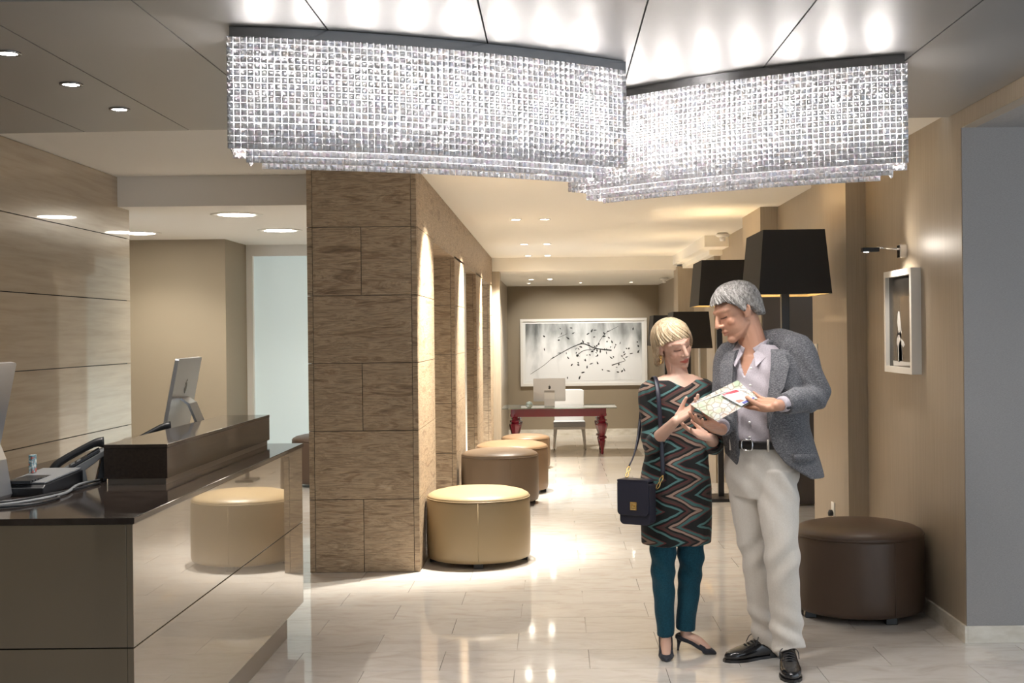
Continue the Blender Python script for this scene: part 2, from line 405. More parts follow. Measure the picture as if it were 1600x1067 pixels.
tag(top, 'dark brown polished stone worktop lying on the reception counter', 'countertop')
rs = thing('raised_ledge', 'long dark wood raised ledge on the reception worktop', 'ledge', (-1.62, 5.7, .99))
obj('body', B(-1.745, -1.50, 4.82, 6.55, 1.015, 1.132), M['wenge'], rs, bevel=.001)
obj('top_slab', B(-1.746, -1.499, 4.819, 6.551, 1.132, 1.147), M['stone_dark'], rs, bevel=.002)
obj('metal_strip', B(-1.735, -1.51, 4.835, 6.54, .990, 1.015), M['strip'], rs)

# computer monitors (all-in-one, seen from behind)
def rrect(w, h, r, n=6):
    p = []
    for cx, cy, a0 in ((w/2 - r, h/2 - r, 0), (-w/2 + r, h/2 - r, 90), (-w/2 + r, -h/2 + r, 180), (w/2 - r, -h/2 + r, 270)):
        for i in range(n + 1):
            a = math.radians(a0 + 90 * i / n); p.append((cx + r * math.cos(a), cy + r * math.sin(a)))
    return p
def monitor(loc, rz, tilt, w, h, label, scale=1.0):
    """local: screen faces +y, back faces -y, centred on x; foot at z=0"""
    t = thing('computer_monitor', label, 'computer', loc)
    Rt = Matrix.Rotation(tilt, 4, 'X'); piv = Vector((0, 0, .10 + h * .45))
    def X(p): return (Rt @ (Vector(p) - piv)) + piv + Vector(loc)
    def part(name, pts, d, mt, par=t):
        m = MB().extrude([X(p) for p in pts], X(Vector(pts[0]) + Vector(d)) - X(pts[0])); return obj(name, m, mt, par)
    zc = .085 + h / 2
    d = part('display', [(x, 0, z + zc) for x, z in rrect(w, h, .012)], (0, .018, 0), M['alu'])
    part('screen', [(x, .0185, z + zc + .03) for x, z in rrect(w - .01, h - .09, .004)], (0, .001, 0), M['screen'])
    lg = []
    for i in range(36):
        a = 2 * math.pi * i / 36; r = .026 * (1 - .10 * math.cos(2 * a) - .08 * math.cos(a * 1) ** 8)
        x, z = r * math.cos(a), r * math.sin(a) - (.004 if abs(math.cos(a)) < .25 else 0)
        if math.hypot(x + .031, z - .004) < .013: x += .010
        lg.append((x, -.0012, z + zc + .04))
    part('logo', lg, (0, .001, 0), M['logo'])
    part('logo_leaf', [(.002 + .011 * u, -.0012, zc + .074 + .011 * v) for u, v in ((-.3, -.6), (.2, -.5), (.6, .1), (.5, .8), (0, .5), (-.4, 0))], (0, .001, 0), M['logo'])
    # stand: bent aluminium sheet, foot forward
    prof = [(0, .095 + h * .42), (-.035, .09 + h * .36), (-.075, .06 + h * .18), (-.095, .012), (-.09, .004), (.09, .004), (.09, 0), (-.10, 0), (-.106, .012), (-.086, .065 + h * .18), (-.045, .098 + h * .36), (-.002, .105 + h * .42)]
    m = MB().extrude([Vector(loc) + Vector((-.085, y, z)) for y, z in prof], (.17, 0, 0)); obj('stand', m, M['alu'], t)
    t.rotation_euler = (0, 0, rz)
    return t
# back faces the lobby (+X) and a little to the camera
monitor((-1.89, 6.36, .99), math.radians(94), math.radians(11), .53, .38, 'silver computer with tilted screen behind the raised ledge')
monitor((-2.07, 4.42, .99), math.radians(88), math.radians(12), .53, .40, 'silver computer beside the keyboard and cables on the worktop')
# desk phones
def phone(loc, rz, label):
    t = thing('desk_phone', label, 'phone', loc)
    o = Vector(loc)
    sh = lambda pts, w0, w1: MB().extrude([o + Vector((w0, y, z)) for y, z in pts], (w1 - w0, 0, 0))
    obj('body', sh([(-.11, 0), (-.115, .012), (.09, .125), (.11, .128), (.11, .118), (.02, .05), (.03, 0)], -.09, .09), M['grey_plastic'], t, bevel=.003)
    obj('keypad', sh([(-.10, .024), (.075, .121), (.072, .127), (-.103, .030)], -.02, .085), M['black_plastic'], t)
    obj('display_screen', sh([(.03, .102), (.075, .127), (.073, .131), (.028, .106)], -.01, .075), M['screen'], t)
    hs = obj('handset', MB().tube([o + Vector((-.055, -.095, .045)), o + Vector((-.055, -.07, .075)), o + Vector((-.055, .05, .14)), o + Vector((-.055, .095, .147))], [.02, .016, .016, .023], 10, 4), M['black_plastic'], t)
    obj('stand', sh([(.06, .0), (.10, .0), (.10, .118), (.085, .11)], -.06, .06), M['black_plastic'], t, bevel=.002)
    for i in range(3):
        for j in range(4):
            y = -.075 + j * .022; z = .036 + (y + .08) * .555
            obj('key', MB().extrude([o + Vector((.005 + i * .022, y, z + .004)), o + Vector((.02 + i * .022, y, z + .004)), o + Vector((.02 + i * .022, y + .014, z + .012)), o + Vector((.005 + i * .022, y + .014, z + .012))], (0, -.002, .003)), M['grey_plastic'], t)
    t.rotation_euler = (0, 0, rz); return t
phone((-1.90, 4.98, .99), math.radians(-68), 'grey and black desk phone leaning by the near end of the ledge')
phone((-1.90, 5.86, .99), math.radians(-68), 'desk phone half hidden behind the raised ledge near the far computer')
kt = thing('card_terminal', 'low black office device with card standing in it on worktop', 'device', (-1.93, 4.695, .99))
o = Vector((-1.93, 4.695, .99))
obj('body', MB().extrude([o + Vector((-.08, -.19, 0)), o + Vector((-.08, .19, 0)), o + Vector((-.08, .19, .055)), o + Vector((-.08, -.17, .04)), o + Vector((-.08, -.19, .03))], (.16, 0, 0)), M['black_plastic'], kt, bevel=.004)
obj('cover', MB().extrude([o + Vector((-.075, -.165, .043)), o + Vector((-.075, .185, .058)), o + Vector((-.075, .185, .064)), o + Vector((-.075, -.165, .048))], (.15, 0, 0)), M['grey_plastic'], kt, bevel=.001)
for i in range(10): obj('key', B(-1.99, -1.90, 4.51 + i * .025, 4.528 + i * .025, 1.036, 1.046), M['black_plastic'], kt)
M['card'] = mat('printed_card', (.10, .36, .40), .5)
grain(M['card'], [(.40, (.75, .75, .72)), (.5, (.06, .30, .36)), (.62, (.6, .12, .08))], (1, 1, 1), 60, 2)
cd = obj('card_holder', B(-2.0, -1.985, 4.735, 4.775, 1.050, 1.118), M['card'], bevel=.002, base=(-1.99, 4.75, 1.05)); tag(cd, 'small teal printed card standing upright in the office device', 'card')
cab = MB()
cord_i = 0
for pts in ([(-2.1, 4.16, .996), (-1.9, 4.34, .996), (-1.82, 4.55, .996), (-1.785, 4.72, .996), (-1.775, 4.86, .996)],
            [(-2.0, 4.15, .996), (-1.86, 4.28, .996), (-1.78, 4.50, .999), (-1.83, 4.78, .998), (-1.80, 4.95, .998)],
            [(-2.05, 4.12, .998), (-1.82, 4.22, .996), (-1.76, 4.40, .996), (-1.80, 4.48, .996)]):
    c = obj('cable', MB().tube(pts, [.0055] * len(pts), 8, 8), M['black_plastic'] if cord_i != 1 else M['grey_plastic'], base=pts[0])
    tag(c, ['black phone cable snaking over the worktop to the desk phone', 'grey cable lying loosely along the worktop by the ledge', 'short black cable looping on the worktop beside the office device'][cord_i], 'cable'); cord_i += 1

# ottomans
def ottoman(label, loc, m, seam, r=.355, h=.45, group=None):
    t = thing('ottoman', label, 'ottoman', loc); o = Vector(loc)
    prof = [(r * .93, .03), (r * .985, .038), (r, .06)] + [(r + .002 * math.sin(i / 6 * math.pi), .06 + (h - .1) * i / 6) for i in range(1, 7)] + [(r * .998, h - .022), (r * .985, h - .010)]
    obj('side', MB().lathe(prof, 64, o), m, t)
    obj('cushion_top', MB().lathe([(r * .90, h - .03), (r * .985, h - .010), (r * .992, h - .004), (r * .97, h + .010), (r * .88, h + .027), (r * .70, h + .042), (r * .45, h + .051), (r * .2, h + .055), (.01, h + .056)], 64, o), m, t)
    obj('piping', MB().lathe([(r * .985, h - .0125), (r * 1.003, h - .010), (r * 1.003, h - .006), (r * .985, h - .0035)], 64, o), m, t)
    for a in (seam, seam + math.pi):
        p = o + Vector((math.cos(a) * (r + .0005), math.sin(a) * (r + .0005), 0))
        obj('seam', MB().tube([p + Vector((0, 0, .045)), p + Vector((0, 0, h - .012))], [.0025, .0025], 6), m, t)
    for k in range(4):
        a = seam + math.pi / 4 * 0 + k * math.pi / 2; p = o + Vector((math.cos(a) * r * .86, math.sin(a) * r * .86, 0))
        obj('foot', B(p.x - .03, p.x + .03, p.y - .03, p.y + .03, 0 + o.z, .034 + o.z), M['lamp_black'], t, bevel=.003)
    return t
hp = -math.pi / 2
ottoman('tan leather ottoman standing against the travertine pier', (-.535, 8.60, 0), M['l_tan'], hp + .05)
ottoman('taupe leather ottoman in the opening beyond the tan one', (-.514, 11.50, 0), M['l_taupe'], hp + .30)
ottoman('camel leather ottoman squeezed behind the taupe one at the step', (-.43, 12.30, 0), M['l_camel'], hp)
ottoman('camel and brown leather ottoman near the burgundy desk leg', (-.436, 18.3, ZL), M['l_camel'], hp + 1.2)
ottoman('chocolate brown leather ottoman beside the grey wall corner', (1.665, 6.90, 0), M['l_brown'], hp + .33)
ottoman('dark brown ottoman partly hidden behind the counter and pier', (-2.40, 13.1, 0), M['l_brown'], hp, r=.36, h=.48)

# floor lamps with long black shades
def floor_lamp(label, Y, z0, power, kind):
    xc = 1.53; t = thing('floor_lamp', label, 'lamp', (xc, Y + .37, z0), 'black shaded floor lamps along the right wall'); o = Vector((xc, Y + .37, z0))
    wb, wt, db, dt, zb, zt, th = .232, .196, .375, .345, 1.79, 2.20, .006
    def shell(a, b):
        m = MB()
        ob = [(sx * wb, sy * db, zb) for sx, sy in ((-1, -1), (1, -1), (1, 1), (-1, 1))]; ot = [(sx * wt, sy * dt, zt) for sx, sy in ((-1, -1), (1, -1), (1, 1), (-1, 1))]
        ib = [(x * (1 - th / wb), y * (1 - th / db), z) for x, y, z in ob]; it = [(x * (1 - th / wt), y * (1 - th / dt), z) for x, y, z in ot]
        if a == 'out': m.add([o + Vector(p) for p in ob + ot + ib + it], [(i, (i + 1) % 4, 4 + (i + 1) % 4, 4 + i) for i in range(4)] + [(i, 8 + i, 8 + (i + 1) % 4, (i + 1) % 4) for i in range(4)] + [(4 + i, 4 + (i + 1) % 4, 12 + (i + 1) % 4, 12 + i) for i in range(4)])
        else: m.add([o + Vector(p) for p in [(x * .995, y * .995, z + (.001 if z < 2 else -.001)) for x, y, z in ib + it]], [(i, 4 + i, 4 + (i + 1) % 4, (i + 1) % 4) for i in range(4)])
        return m
    sh = obj('shade', shell('out', 0), M['shade'], t); obj('shade_lining', shell('in', 0), M['shade_in'], sh)
    obj('diffuser', B(o.x - .20, o.x + .20, o.y - .34, o.y + .34, o.z + 1.805, o.z + 1.809), M['lamp_diff'], t)
    obj('pole', B(o.x - .026, o.x + .026, o.y - .026, o.y + .026, o.z + .03, o.z + 2.17), M['lamp_black'], t, bevel=.002)
    obj('base', B(o.x - .12, o.x + .12, o.y - .2, o.y + .2, o.z, o.z + .03), M['lamp_black'], t, bevel=.003)
    for sy in (-1, 1):
        bl = obj('bulb', MB().lathe([(.005, -.05), (.025, -.035), (.033, -.005), (.028, .02), (.014, .04), (.013, .06)], 16, o + Vector((0, sy * .17, 1.98))), M['bulb'], t)
        point('lamp_light', o + Vector((0, sy * .17, 1.99)), power, (1, .80, .54), .035, t)
    return t
M['lamp_diff'] = mat('gold_lit_diffuser', (.80, .66, .40), .6)
p_ = M['lamp_diff'].node_tree.nodes['Principled BSDF']; p_.inputs['Transmission Weight'].default_value = .6
floor_lamp('tall black shaded floor lamp behind the man in the grey blazer', 7.9, 0, 21, 0)
floor_lamp('black shaded floor lamp on the step above the sunken floor', 11.2, 0, 21, 1)
floor_lamp('black shaded floor lamp just down the step on the sunken floor', 13.9, ZL, 21, 2)
floor_lamp('black shaded floor lamp closest to the back wall art', 16.7, ZL, 21, 3)

# burgundy desk with turned legs and glass top
DY = 20.3; dk = thing('writing_desk', 'burgundy desk with turned legs and glass top before back wall', 'desk', (.08, DY + .35, ZL))
x0, x1 = -.72, .83
obj('apron', MB().box(x0, x1, DY - .04, DY + .0, ZL + .62, ZL + .75).box(x0, x1, DY + .70, DY + .74, ZL + .62, ZL + .75).box(x0, x0 + .04, DY, DY + .7, ZL + .62, ZL + .75).box(x1 - .04, x1, DY, DY + .7, ZL + .62, ZL + .75), M['red'], dk)
obj('glass_top', B(-.86, 1.0, DY - .14, DY + .86, ZL + .752, ZL + .767), M['glass_top'], dk)
prof = [(.022, 0), (.03, .02), (.026, .05), (.055, .19), (.062, .22), (.045, .235), (.075, .255), (.075, .28), (.05, .30), (.062, .33), (.098, .47), (.10, .50), (.065, .52), (.085, .54), (.085, .56), (.055, .575), (.05, .60), (.08, .625), (.08, .66)]
for lx, ly in ((x0 + .07, DY + .03), (x1 - .07, DY + .03), (x0 + .07, DY + .67), (x1 - .07, DY + .67)):
    obj('leg', MB().lathe(prof, 8, (lx, ly, ZL), smooth=False), M['red'], dk)
mon2 = monitor((-.09, DY + .28, ZL + .767), 0, math.radians(4), .53, .38, 'silver computer standing on the glass topped desk')
gb = obj('glass_paperweight', MB().lathe([(.03, 0), (.055, .02), (.06, .05), (.045, .085), (.015, .1)], 20, (-.42, DY + .02, ZL + .767)), M['glass_top'], base=(-.42, DY, ZL + .767)); tag(gb, 'small clear glass bowl on the desk beside the computer', 'glass bowl')
# white chair behind the desk
ch = thing('side_chair', 'white upholstered chair tucked behind the burgundy desk', 'chair', (.24, DY + 1.1, ZL)); cx, cy = .24, DY + 1.0
obj('seat', B(cx - .27, cx + .27, cy - .22, cy + .28, ZL + .38, ZL + .47), M['seat_fabric'], ch, bevel=.025, seg=3)
obj('seat_frame', B(cx - .265, cx + .265, cy - .215, cy + .275, ZL + .345, ZL + .385), M['white_frame'], ch, bevel=.005)
obj('backrest', MB().extrude([(cx - .25, cy + .22, ZL + .46), (cx + .25, cy + .22, ZL + .46), (cx + .265, cy + .30, ZL + .98), (cx + .2, cy + .305, ZL + 1.0), (cx - .2, cy + .305, ZL + 1.0), (cx - .265, cy + .30, ZL + .98)], (0, .07, 0)), M['white_fabric'], ch, bevel=.015)
for sx in (-1, 1):
    for ly, oy in ((cy - .18, -.03), (cy + .24, .06)):
        obj('leg', MB().tube([(cx + sx * .235, ly, ZL + .36), (cx + sx * .25, ly + oy * .4, ZL + .2), (cx + sx * .265, ly + oy, ZL)], [.03, .024, .016], 8, 3), M['white_frame'], ch)

# wide framed print on the back wall
AX0, AX1, AZ0, AZ1, AY = -.655, 1.785, .535, 1.83, 24.1
art = thing('framed_print', 'wide white framed black and white botanical print on back wall', 'picture', (.565, AY - .03, AZ0))
fr = MB(); fw = .05
for a in ((AX0, AX1, AZ0, AZ0 + fw), (AX0, AX1, AZ1 - fw, AZ1), (AX0, AX0 + fw, AZ0 + fw, AZ1 - fw), (AX1 - fw, AX1, AZ0 + fw, AZ1 - fw)): fr.box(a[0], a[1], AY - .06, AY, a[2], a[3])
obj('frame', fr, M['white_frame'], art)
obj('mat_board', B(AX0 + fw, AX1 - fw, AY - .025, AY - .01, AZ0 + fw, AZ1 - fw), M['paper'], art)
M['print'] = mat('grey_wash_print', rough=.6)
def _print(m):
    p = m.node_tree.nodes['Principled BSDF']; tc = N(m, 'ShaderNodeTexCoord'); mp = N(m, 'ShaderNodeMapping'); mp.inputs['Scale'].default_value = (2.2, 1, .7); L(m, tc.outputs['Object'], mp.inputs['Vector'])
    n = N(m, 'ShaderNodeTexNoise', i_Scale=1.6, i_Detail=7, i_Distortion=.3); L(m, mp.outputs[0], n.inputs['Vector'])
    sx = N(m, 'ShaderNodeSeparateXYZ'); L(m, tc.outputs['Object'], sx.inputs[0])
    mr = N(m, 'ShaderNodeMapRange'); mr.inputs[1].default_value = .05; mr.inputs[2].default_value = .62; mr.inputs[3].default_value = .25; mr.inputs[4].default_value = -.12; L(m, sx.outputs['Z'], mr.inputs[0])
    ab = N(m, 'ShaderNodeMath', operation='ABSOLUTE'); L(m, sx.outputs['X'], ab.inputs[0])
    mu = N(m, 'ShaderNodeMath', operation='MULTIPLY'); mu.inputs[1].default_value = -.14; L(m, ab.outputs[0], mu.inputs[0])
    a1 = N(m, 'ShaderNodeMath', operation='ADD'); L(m, n.outputs['Fac'], a1.inputs[0]); L(m, mr.outputs[0], a1.inputs[1])
    a2 = N(m, 'ShaderNodeMath', operation='ADD'); L(m, a1.outputs[0], a2.inputs[0]); L(m, mu.outputs[0], a2.inputs[1])
    r = ramp(m, [(.16, (.12, .13, .13)), (.40, (.50, .52, .53)), (.62, (.82, .83, .84))]); L(m, a2.outputs[0], r.inputs[0]); L(m, r.outputs[0], p.inputs['Base Color'])
_print(M['print'])
obj('print_sheet', B(AX0 + .10, AX1 - .10, AY - .028, AY - .025, AZ0 + .10, AZ1 - .09), M['print'], art, base=(.565, AY - .028, .62 + .3))
ink = MB(); rng = random.Random(5)
def U(u, v): return Vector((AX0 + .1 + u * (AX1 - AX0 - .2), AY - .0295, AZ1 - .09 - v * (AZ1 - AZ0 - .19)))
def stroke(pts, r0, r1):
    P, _ = catmull([U(*p) for p in pts], [1] * len(pts), 8); n = len(P)
    vv = []; 
    for i, p in enumerate(P):
        t = P[min(i + 1, n - 1)] - P[max(i - 1, 0)]; nrm = np.array((-t[2], 0, t[0])); nrm /= np.linalg.norm(nrm) + 1e-9; r = r0 + (r1 - r0) * i / (n - 1); vv += [p + nrm * r, p - nrm * r]
    ink.add(vv, [(2 * i, 2 * i + 1, 2 * i + 3, 2 * i + 2) for i in range(n - 1)])
def leaf(u, v, a, l, wd):
    c = U(u, v); d = np.array((math.cos(a), 0, math.sin(a))); nn = np.array((-d[2], 0, d[0])); c = np.array(c)
    ink.add([c - d * l, c - d * l * .3 + nn * wd, c + d * l * .4 + nn * wd * .8, c + d * l, c + d * l * .4 - nn * wd * .7, c - d * l * .3 - nn * wd], [(0, 1, 2, 3, 4, 5)])
stroke([(.22, .62), (.32, .50), (.42, .40), (.50, .36), (.60, .44), (.74, .48)], .006, .012); stroke([(.44, .56), (.50, .48), (.58, .46)], .008, .004)
stroke([(.60, .45), (.68, .20), (.80, .06)], .005, .003); stroke([(.74, .74), (.80, .70), (.86, .66)], .010, .004); stroke([(.04, .88), (.16, .72), (.24, .58)], .004, .004)
stroke([(.28, .25), (.36, .18)], .004, .003)
for i in range(90):
    u = min(.97, max(.14, rng.gauss(.60, .20))); v = min(.95, max(.08, .42 + (u - .5) * .1 + rng.gauss(.08, .20)))
    leaf(u, v, rng.uniform(0, 3.14), rng.uniform(.018, .045), rng.uniform(.007, .017))
obj('ink_drawing', ink, M['ink'], art)

# small box-framed photograph with picture light on the right wall
pf = thing('framed_photograph', 'white box framed dark photograph on tan wall under picture light', 'picture', (2.0, 7.19, 1.3))
a0, a1, b0, b1, fw = 6.90, 7.47, 1.307, 1.90, .035; m = MB()
for a in ((a0, a1, b0, b0 + fw), (a0, a1, b1 - fw, b1), (a0, a0 + fw, b0 + fw, b1 - fw), (a1 - fw, a1, b0 + fw, b1 - fw)): m.box(1.975, 2.03, a[0], a[1], a[2], a[3])
obj('frame', m, M['white_frame'], pf)
M['photo'] = mat('dark_photograph', (.022, .02, .018), .25); M['photo2'] = mat('brown_photo_tone', (.065, .045, .028), .3); M['photo3'] = mat('white_photo_tone', (.6, .6, .6), .4)
ph = obj('photograph', B(1.998, 2.02, a0 + fw, a1 - fw, b0 + fw, b1 - fw), M['photo'], pf)
obj('tone_block', B(1.9972, 1.998, 6.955, 7.20, b0 + fw + .004, 1.745), M['photo2'], ph)
def YZ(pts): return MB().extrude([(1.9965, y, z) for y, z in pts], (.0006, 0, 0))
obj('pale_shape', YZ([(7.235, 1.665), (7.215, 1.66), (7.195, 1.60), (7.175, 1.54), (7.18, 1.53), (7.20, 1.55), (7.215, 1.53), (7.245, 1.525), (7.275, 1.50), (7.28, 1.475), (7.255, 1.46), (7.25, 1.37), (7.235, 1.37), (7.235, 1.46), (7.225, 1.48), (7.19, 1.505), (7.14, 1.49), (7.11, 1.47), (7.145, 1.455), (7.175, 1.47), (7.165, 1.38), (7.155, 1.38), (7.19, 1.50), (7.24, 1.54), (7.262, 1.60), (7.25, 1.65)]), M['photo3'], ph)
obj('pale_ledge', YZ([(7.36, 1.375), (6.97, 1.372), (6.97, 1.355), (7.35, 1.345)]), M['photo3'], ph)
pl = thing('picture_light', 'chrome picture light with slim black head on tan wall', 'lamp', (2.03, 7.19, 2.0))
obj('wall_bracket', B(1.985, 2.03, 7.15, 7.21, 1.97, 2.045), M['chrome'], pl, bevel=.003)
obj('arm', MB().tube([(1.99, 7.18, 2.02), (1.90, 7.18, 2.028), (1.86, 7.18, 2.03)], [.006] * 3, 8), M['chrome'], pl)
obj('head', B(1.775, 1.87, 7.155, 7.205, 2.005, 2.03), M['lamp_black'], pl, bevel=.003)
obj('lens', MB().lathe([(.014, 0), (.014, .003)], 16, (1.80, 7.18, 2.0035)), M['glow_cool'], pl)
spot('picture_spot', (1.80, 7.18, 2.0), (2.05, 7.1, 1.6), 14, 110, .8, (1, .9, .78), .02, pl)
spot('picture_spot', (1.80, 7.18, 2.035), (2.05, 6.9, 2.15), 4, 120, .9, (1, .9, .78), .02, pl)

# sockets and switch on the lit pier, wall mirror, ceiling sensors
sw = thing('light_switch', 'white light switch plate on the lamplit pier', 'switch', (1.9, 9.05, 1.38))
obj('plate', B(1.892, 1.9, 9.0, 9.09, 1.34, 1.46), M['white_frame'], sw, bevel=.002); obj('rocker', B(1.888, 1.892, 9.02, 9.07, 1.37, 1.43), M['white_frame'], sw, bevel=.001)
sk = thing('wall_socket', 'white wall socket with black plug behind the chocolate ottoman', 'socket', (1.9, 8.55, .25))
obj('plate', B(1.892, 1.9, 8.50, 8.59, .28, .38), M['white_frame'], sk, bevel=.002); obj('plug', MB().lathe([(.018, 0), (.02, .02), (.012, .04)], 12, (1.875, 8.53, .29)), M['black_plastic'], sk)
wm = thing('wall_mirror', 'tall pale framed mirror on the wall behind the far floor lamps', 'mirror', (2.02, 15.0, .2))
obj('frame', MB().box(1.99, 2.02, 16.1, 16.16, ZL + .1, 1.45).box(1.99, 2.02, 17.2, 17.26, ZL + .1, 1.45).box(1.99, 2.02, 16.16, 17.2, 1.39, 1.45).box(1.99, 2.02, 16.16, 17.2, ZL + .1, ZL + .16), M['white_frame'], wm)
obj('glass', B(2.0, 2.015, 16.16, 17.2, ZL + .16, 1.39), M['mirror'], wm)
for p, lb in (((1.90, 14.0, ZC), 'small white ceiling sensor near the dropped bulkhead'), ((1.85, 20.9, 2.465), 'small white ceiling sensor above the sunken room')):
    s_ = thing('ceiling_sensor', lb, 'sensor', p)
    obj('body', MB().lathe([(.05, 0), (.075, -.015), (.08, -.03), (.06, -.045)][::-1], 20, p), M['white_frame'], s_); obj('lens', MB().lathe([(.03, -.09), (.035, -.05)], 16, p), M['white'], s_)

# recessed ceiling lights
def ring_mesh(r, o, n=24):
    m = MB(); pr = [(r, -.006), (r * 1.35, -.006), (r * 1.4, 0), (r, 0)]; v = []; f = []
    for a, z in pr:
        for i in range(n): q = 2 * math.pi * i / n; v.append((o[0] + a * math.cos(q), o[1] + a * math.sin(q), o[2] + z))
    for k in range(4):
        for i in range(n): j = (i + 1) % n; l = (k + 1) % 4; f.append((k * n + i, k * n + j, l * n + j, l * n + i))
    return m.add(v, f, True)
def downlight(p, r, label, group, power, tgt=None, angle=85, glow='glow', ring=True, color=(1, .86, .66), blend=.7):
    t = thing('downlight', label, 'ceiling light', p, group); o = Vector(p)
    if ring: obj('trim_ring', ring_mesh(r, o), M['dark_chrome'] if glow == 'glow_cool' else M['white_frame'], t)
    obj('lens', MB().lathe([(r * .98, -.004), (r * .98, -.001)], 24, o), M[glow], t)
    if power: spot('downlight_beam', o + Vector((0, 0, -.012)), tgt or o + Vector((0, 0, -1)), power, angle, blend, color, r * .8, t)
    return t
for x, y in ((-2.05, 4.71), (-2.04, 5.30), (-2.04, 5.89)):
    downlight((x, y, ZR), .035, 'small chrome rimmed spotlight in the silver ceiling panel', 'spotlights in the silver panel', 26, None, 80, 'glow_cool', color=(1, .93, .84))
for i, y in enumerate((8.65, 12.05, 15.4, 17.7)):
    for x in (-.36, -.08):
        downlight((x, y, ZC), .042, ['recessed spot of the pair above the tan ottoman', 'recessed spot of the pair above the taupe ottoman', 'recessed spot of the pair beyond the step', 'recessed spot of the pair before the ceiling drop'][i], ['corridor spot pair by tan ottoman', 'corridor spot pair by taupe ottoman', 'corridor spot pair beyond step', 'corridor spot pair at drop'][i],
                  520 if x < -.2 else 210, (x - .62, y + .35, .9) if x < -.2 else None, 80 if x < -.2 else 100, color=(1, .94, .84))
for x, y in ((-.38, 21.0), (-.06, 21.0)):
    downlight((x, y, 2.465), .045, 'recessed spot in the sunken room ceiling above the desk', 'sunken room desk spots', 130, None, 120, color=(1, .95, .86))
for x, y in ((-.45, 22.6), (.48, 22.6), (1.40, 22.6)):
    downlight((x, y, 2.465), .03, 'tiny spot washing the wide print on the back wall', 'tiny art wash spots', 60, (x * .6 + .2, 24.1, 1.15), 80, color=(1, .95, .86))
for (x, y), lb in zip(((-2.57, 10.14), (-2.56, 11.7), (-3.93, 11.84)), ('large round recessed light nearest the bulkhead over reception', 'large round recessed light before the frosted glass', 'large round recessed light in front of taupe wall')):
    downlight((x, y, 2.55), .15, lb, None, 72, None, 140, 'glow', color=(1, .95, .86))
# ================================================================== CRYSTAL CHANDELIERS
M['crystal'] = mat('cut_crystal', (1, 1, 1), .05, trans=.5, ior=1.6, spec=1)
_p = M['crystal'].node_tree.nodes['Principled BSDF']
def _sparkle_tint(m):  # random cell tints paint sparkle and rainbow dispersion into the crystal's base colour
    ge = N(m, 'ShaderNodeNewGeometry'); vm = N(m, 'ShaderNodeVectorMath', operation='SCALE'); vm.inputs['Scale'].default_value = 70; L(m, ge.outputs['Position'], vm.inputs[0])
    fl = N(m, 'ShaderNodeVectorMath', operation='FLOOR'); L(m, vm.outputs[0], fl.inputs[0]); wn_ = N(m, 'ShaderNodeTexWhiteNoise'); L(m, fl.outputs[0], wn_.inputs['Vector'])
    r = ramp(m, [(0, (.55, .55, .56)), (.25, (.92, .92, .93)), (.55, (1, 1, 1)), (.72, (.80, .86, 1)), (.84, (1, .90, .80)), (.92, (.95, .82, .95)), (1, (.7, .7, .72))]); L(m, wn_.outputs['Value'], r.inputs[0]); L(m, r.outputs[0], _p.inputs['Base Color'])
_sparkle_tint(M['crystal'])
cr = .0108
cr_me = MB().add([(-cr, 0, -cr), (cr, 0, -cr), (cr, 0, cr), (-cr, 0, cr), (-cr * .4, -.0075, -cr * .4), (cr * .4, -.0075, -cr * .4), (cr * .4, -.0075, cr * .4), (-cr * .4, -.0075, cr * .4), (0, .009, 0)],
                 [(4, 5, 6, 7), (0, 1, 5, 4), (1, 2, 6, 5), (2, 3, 7, 6), (3, 0, 4, 7), (1, 0, 8), (2, 1, 8), (3, 2, 8), (0, 3, 8)]).mesh('crystal')
cr_me.materials.append(M['crystal'])
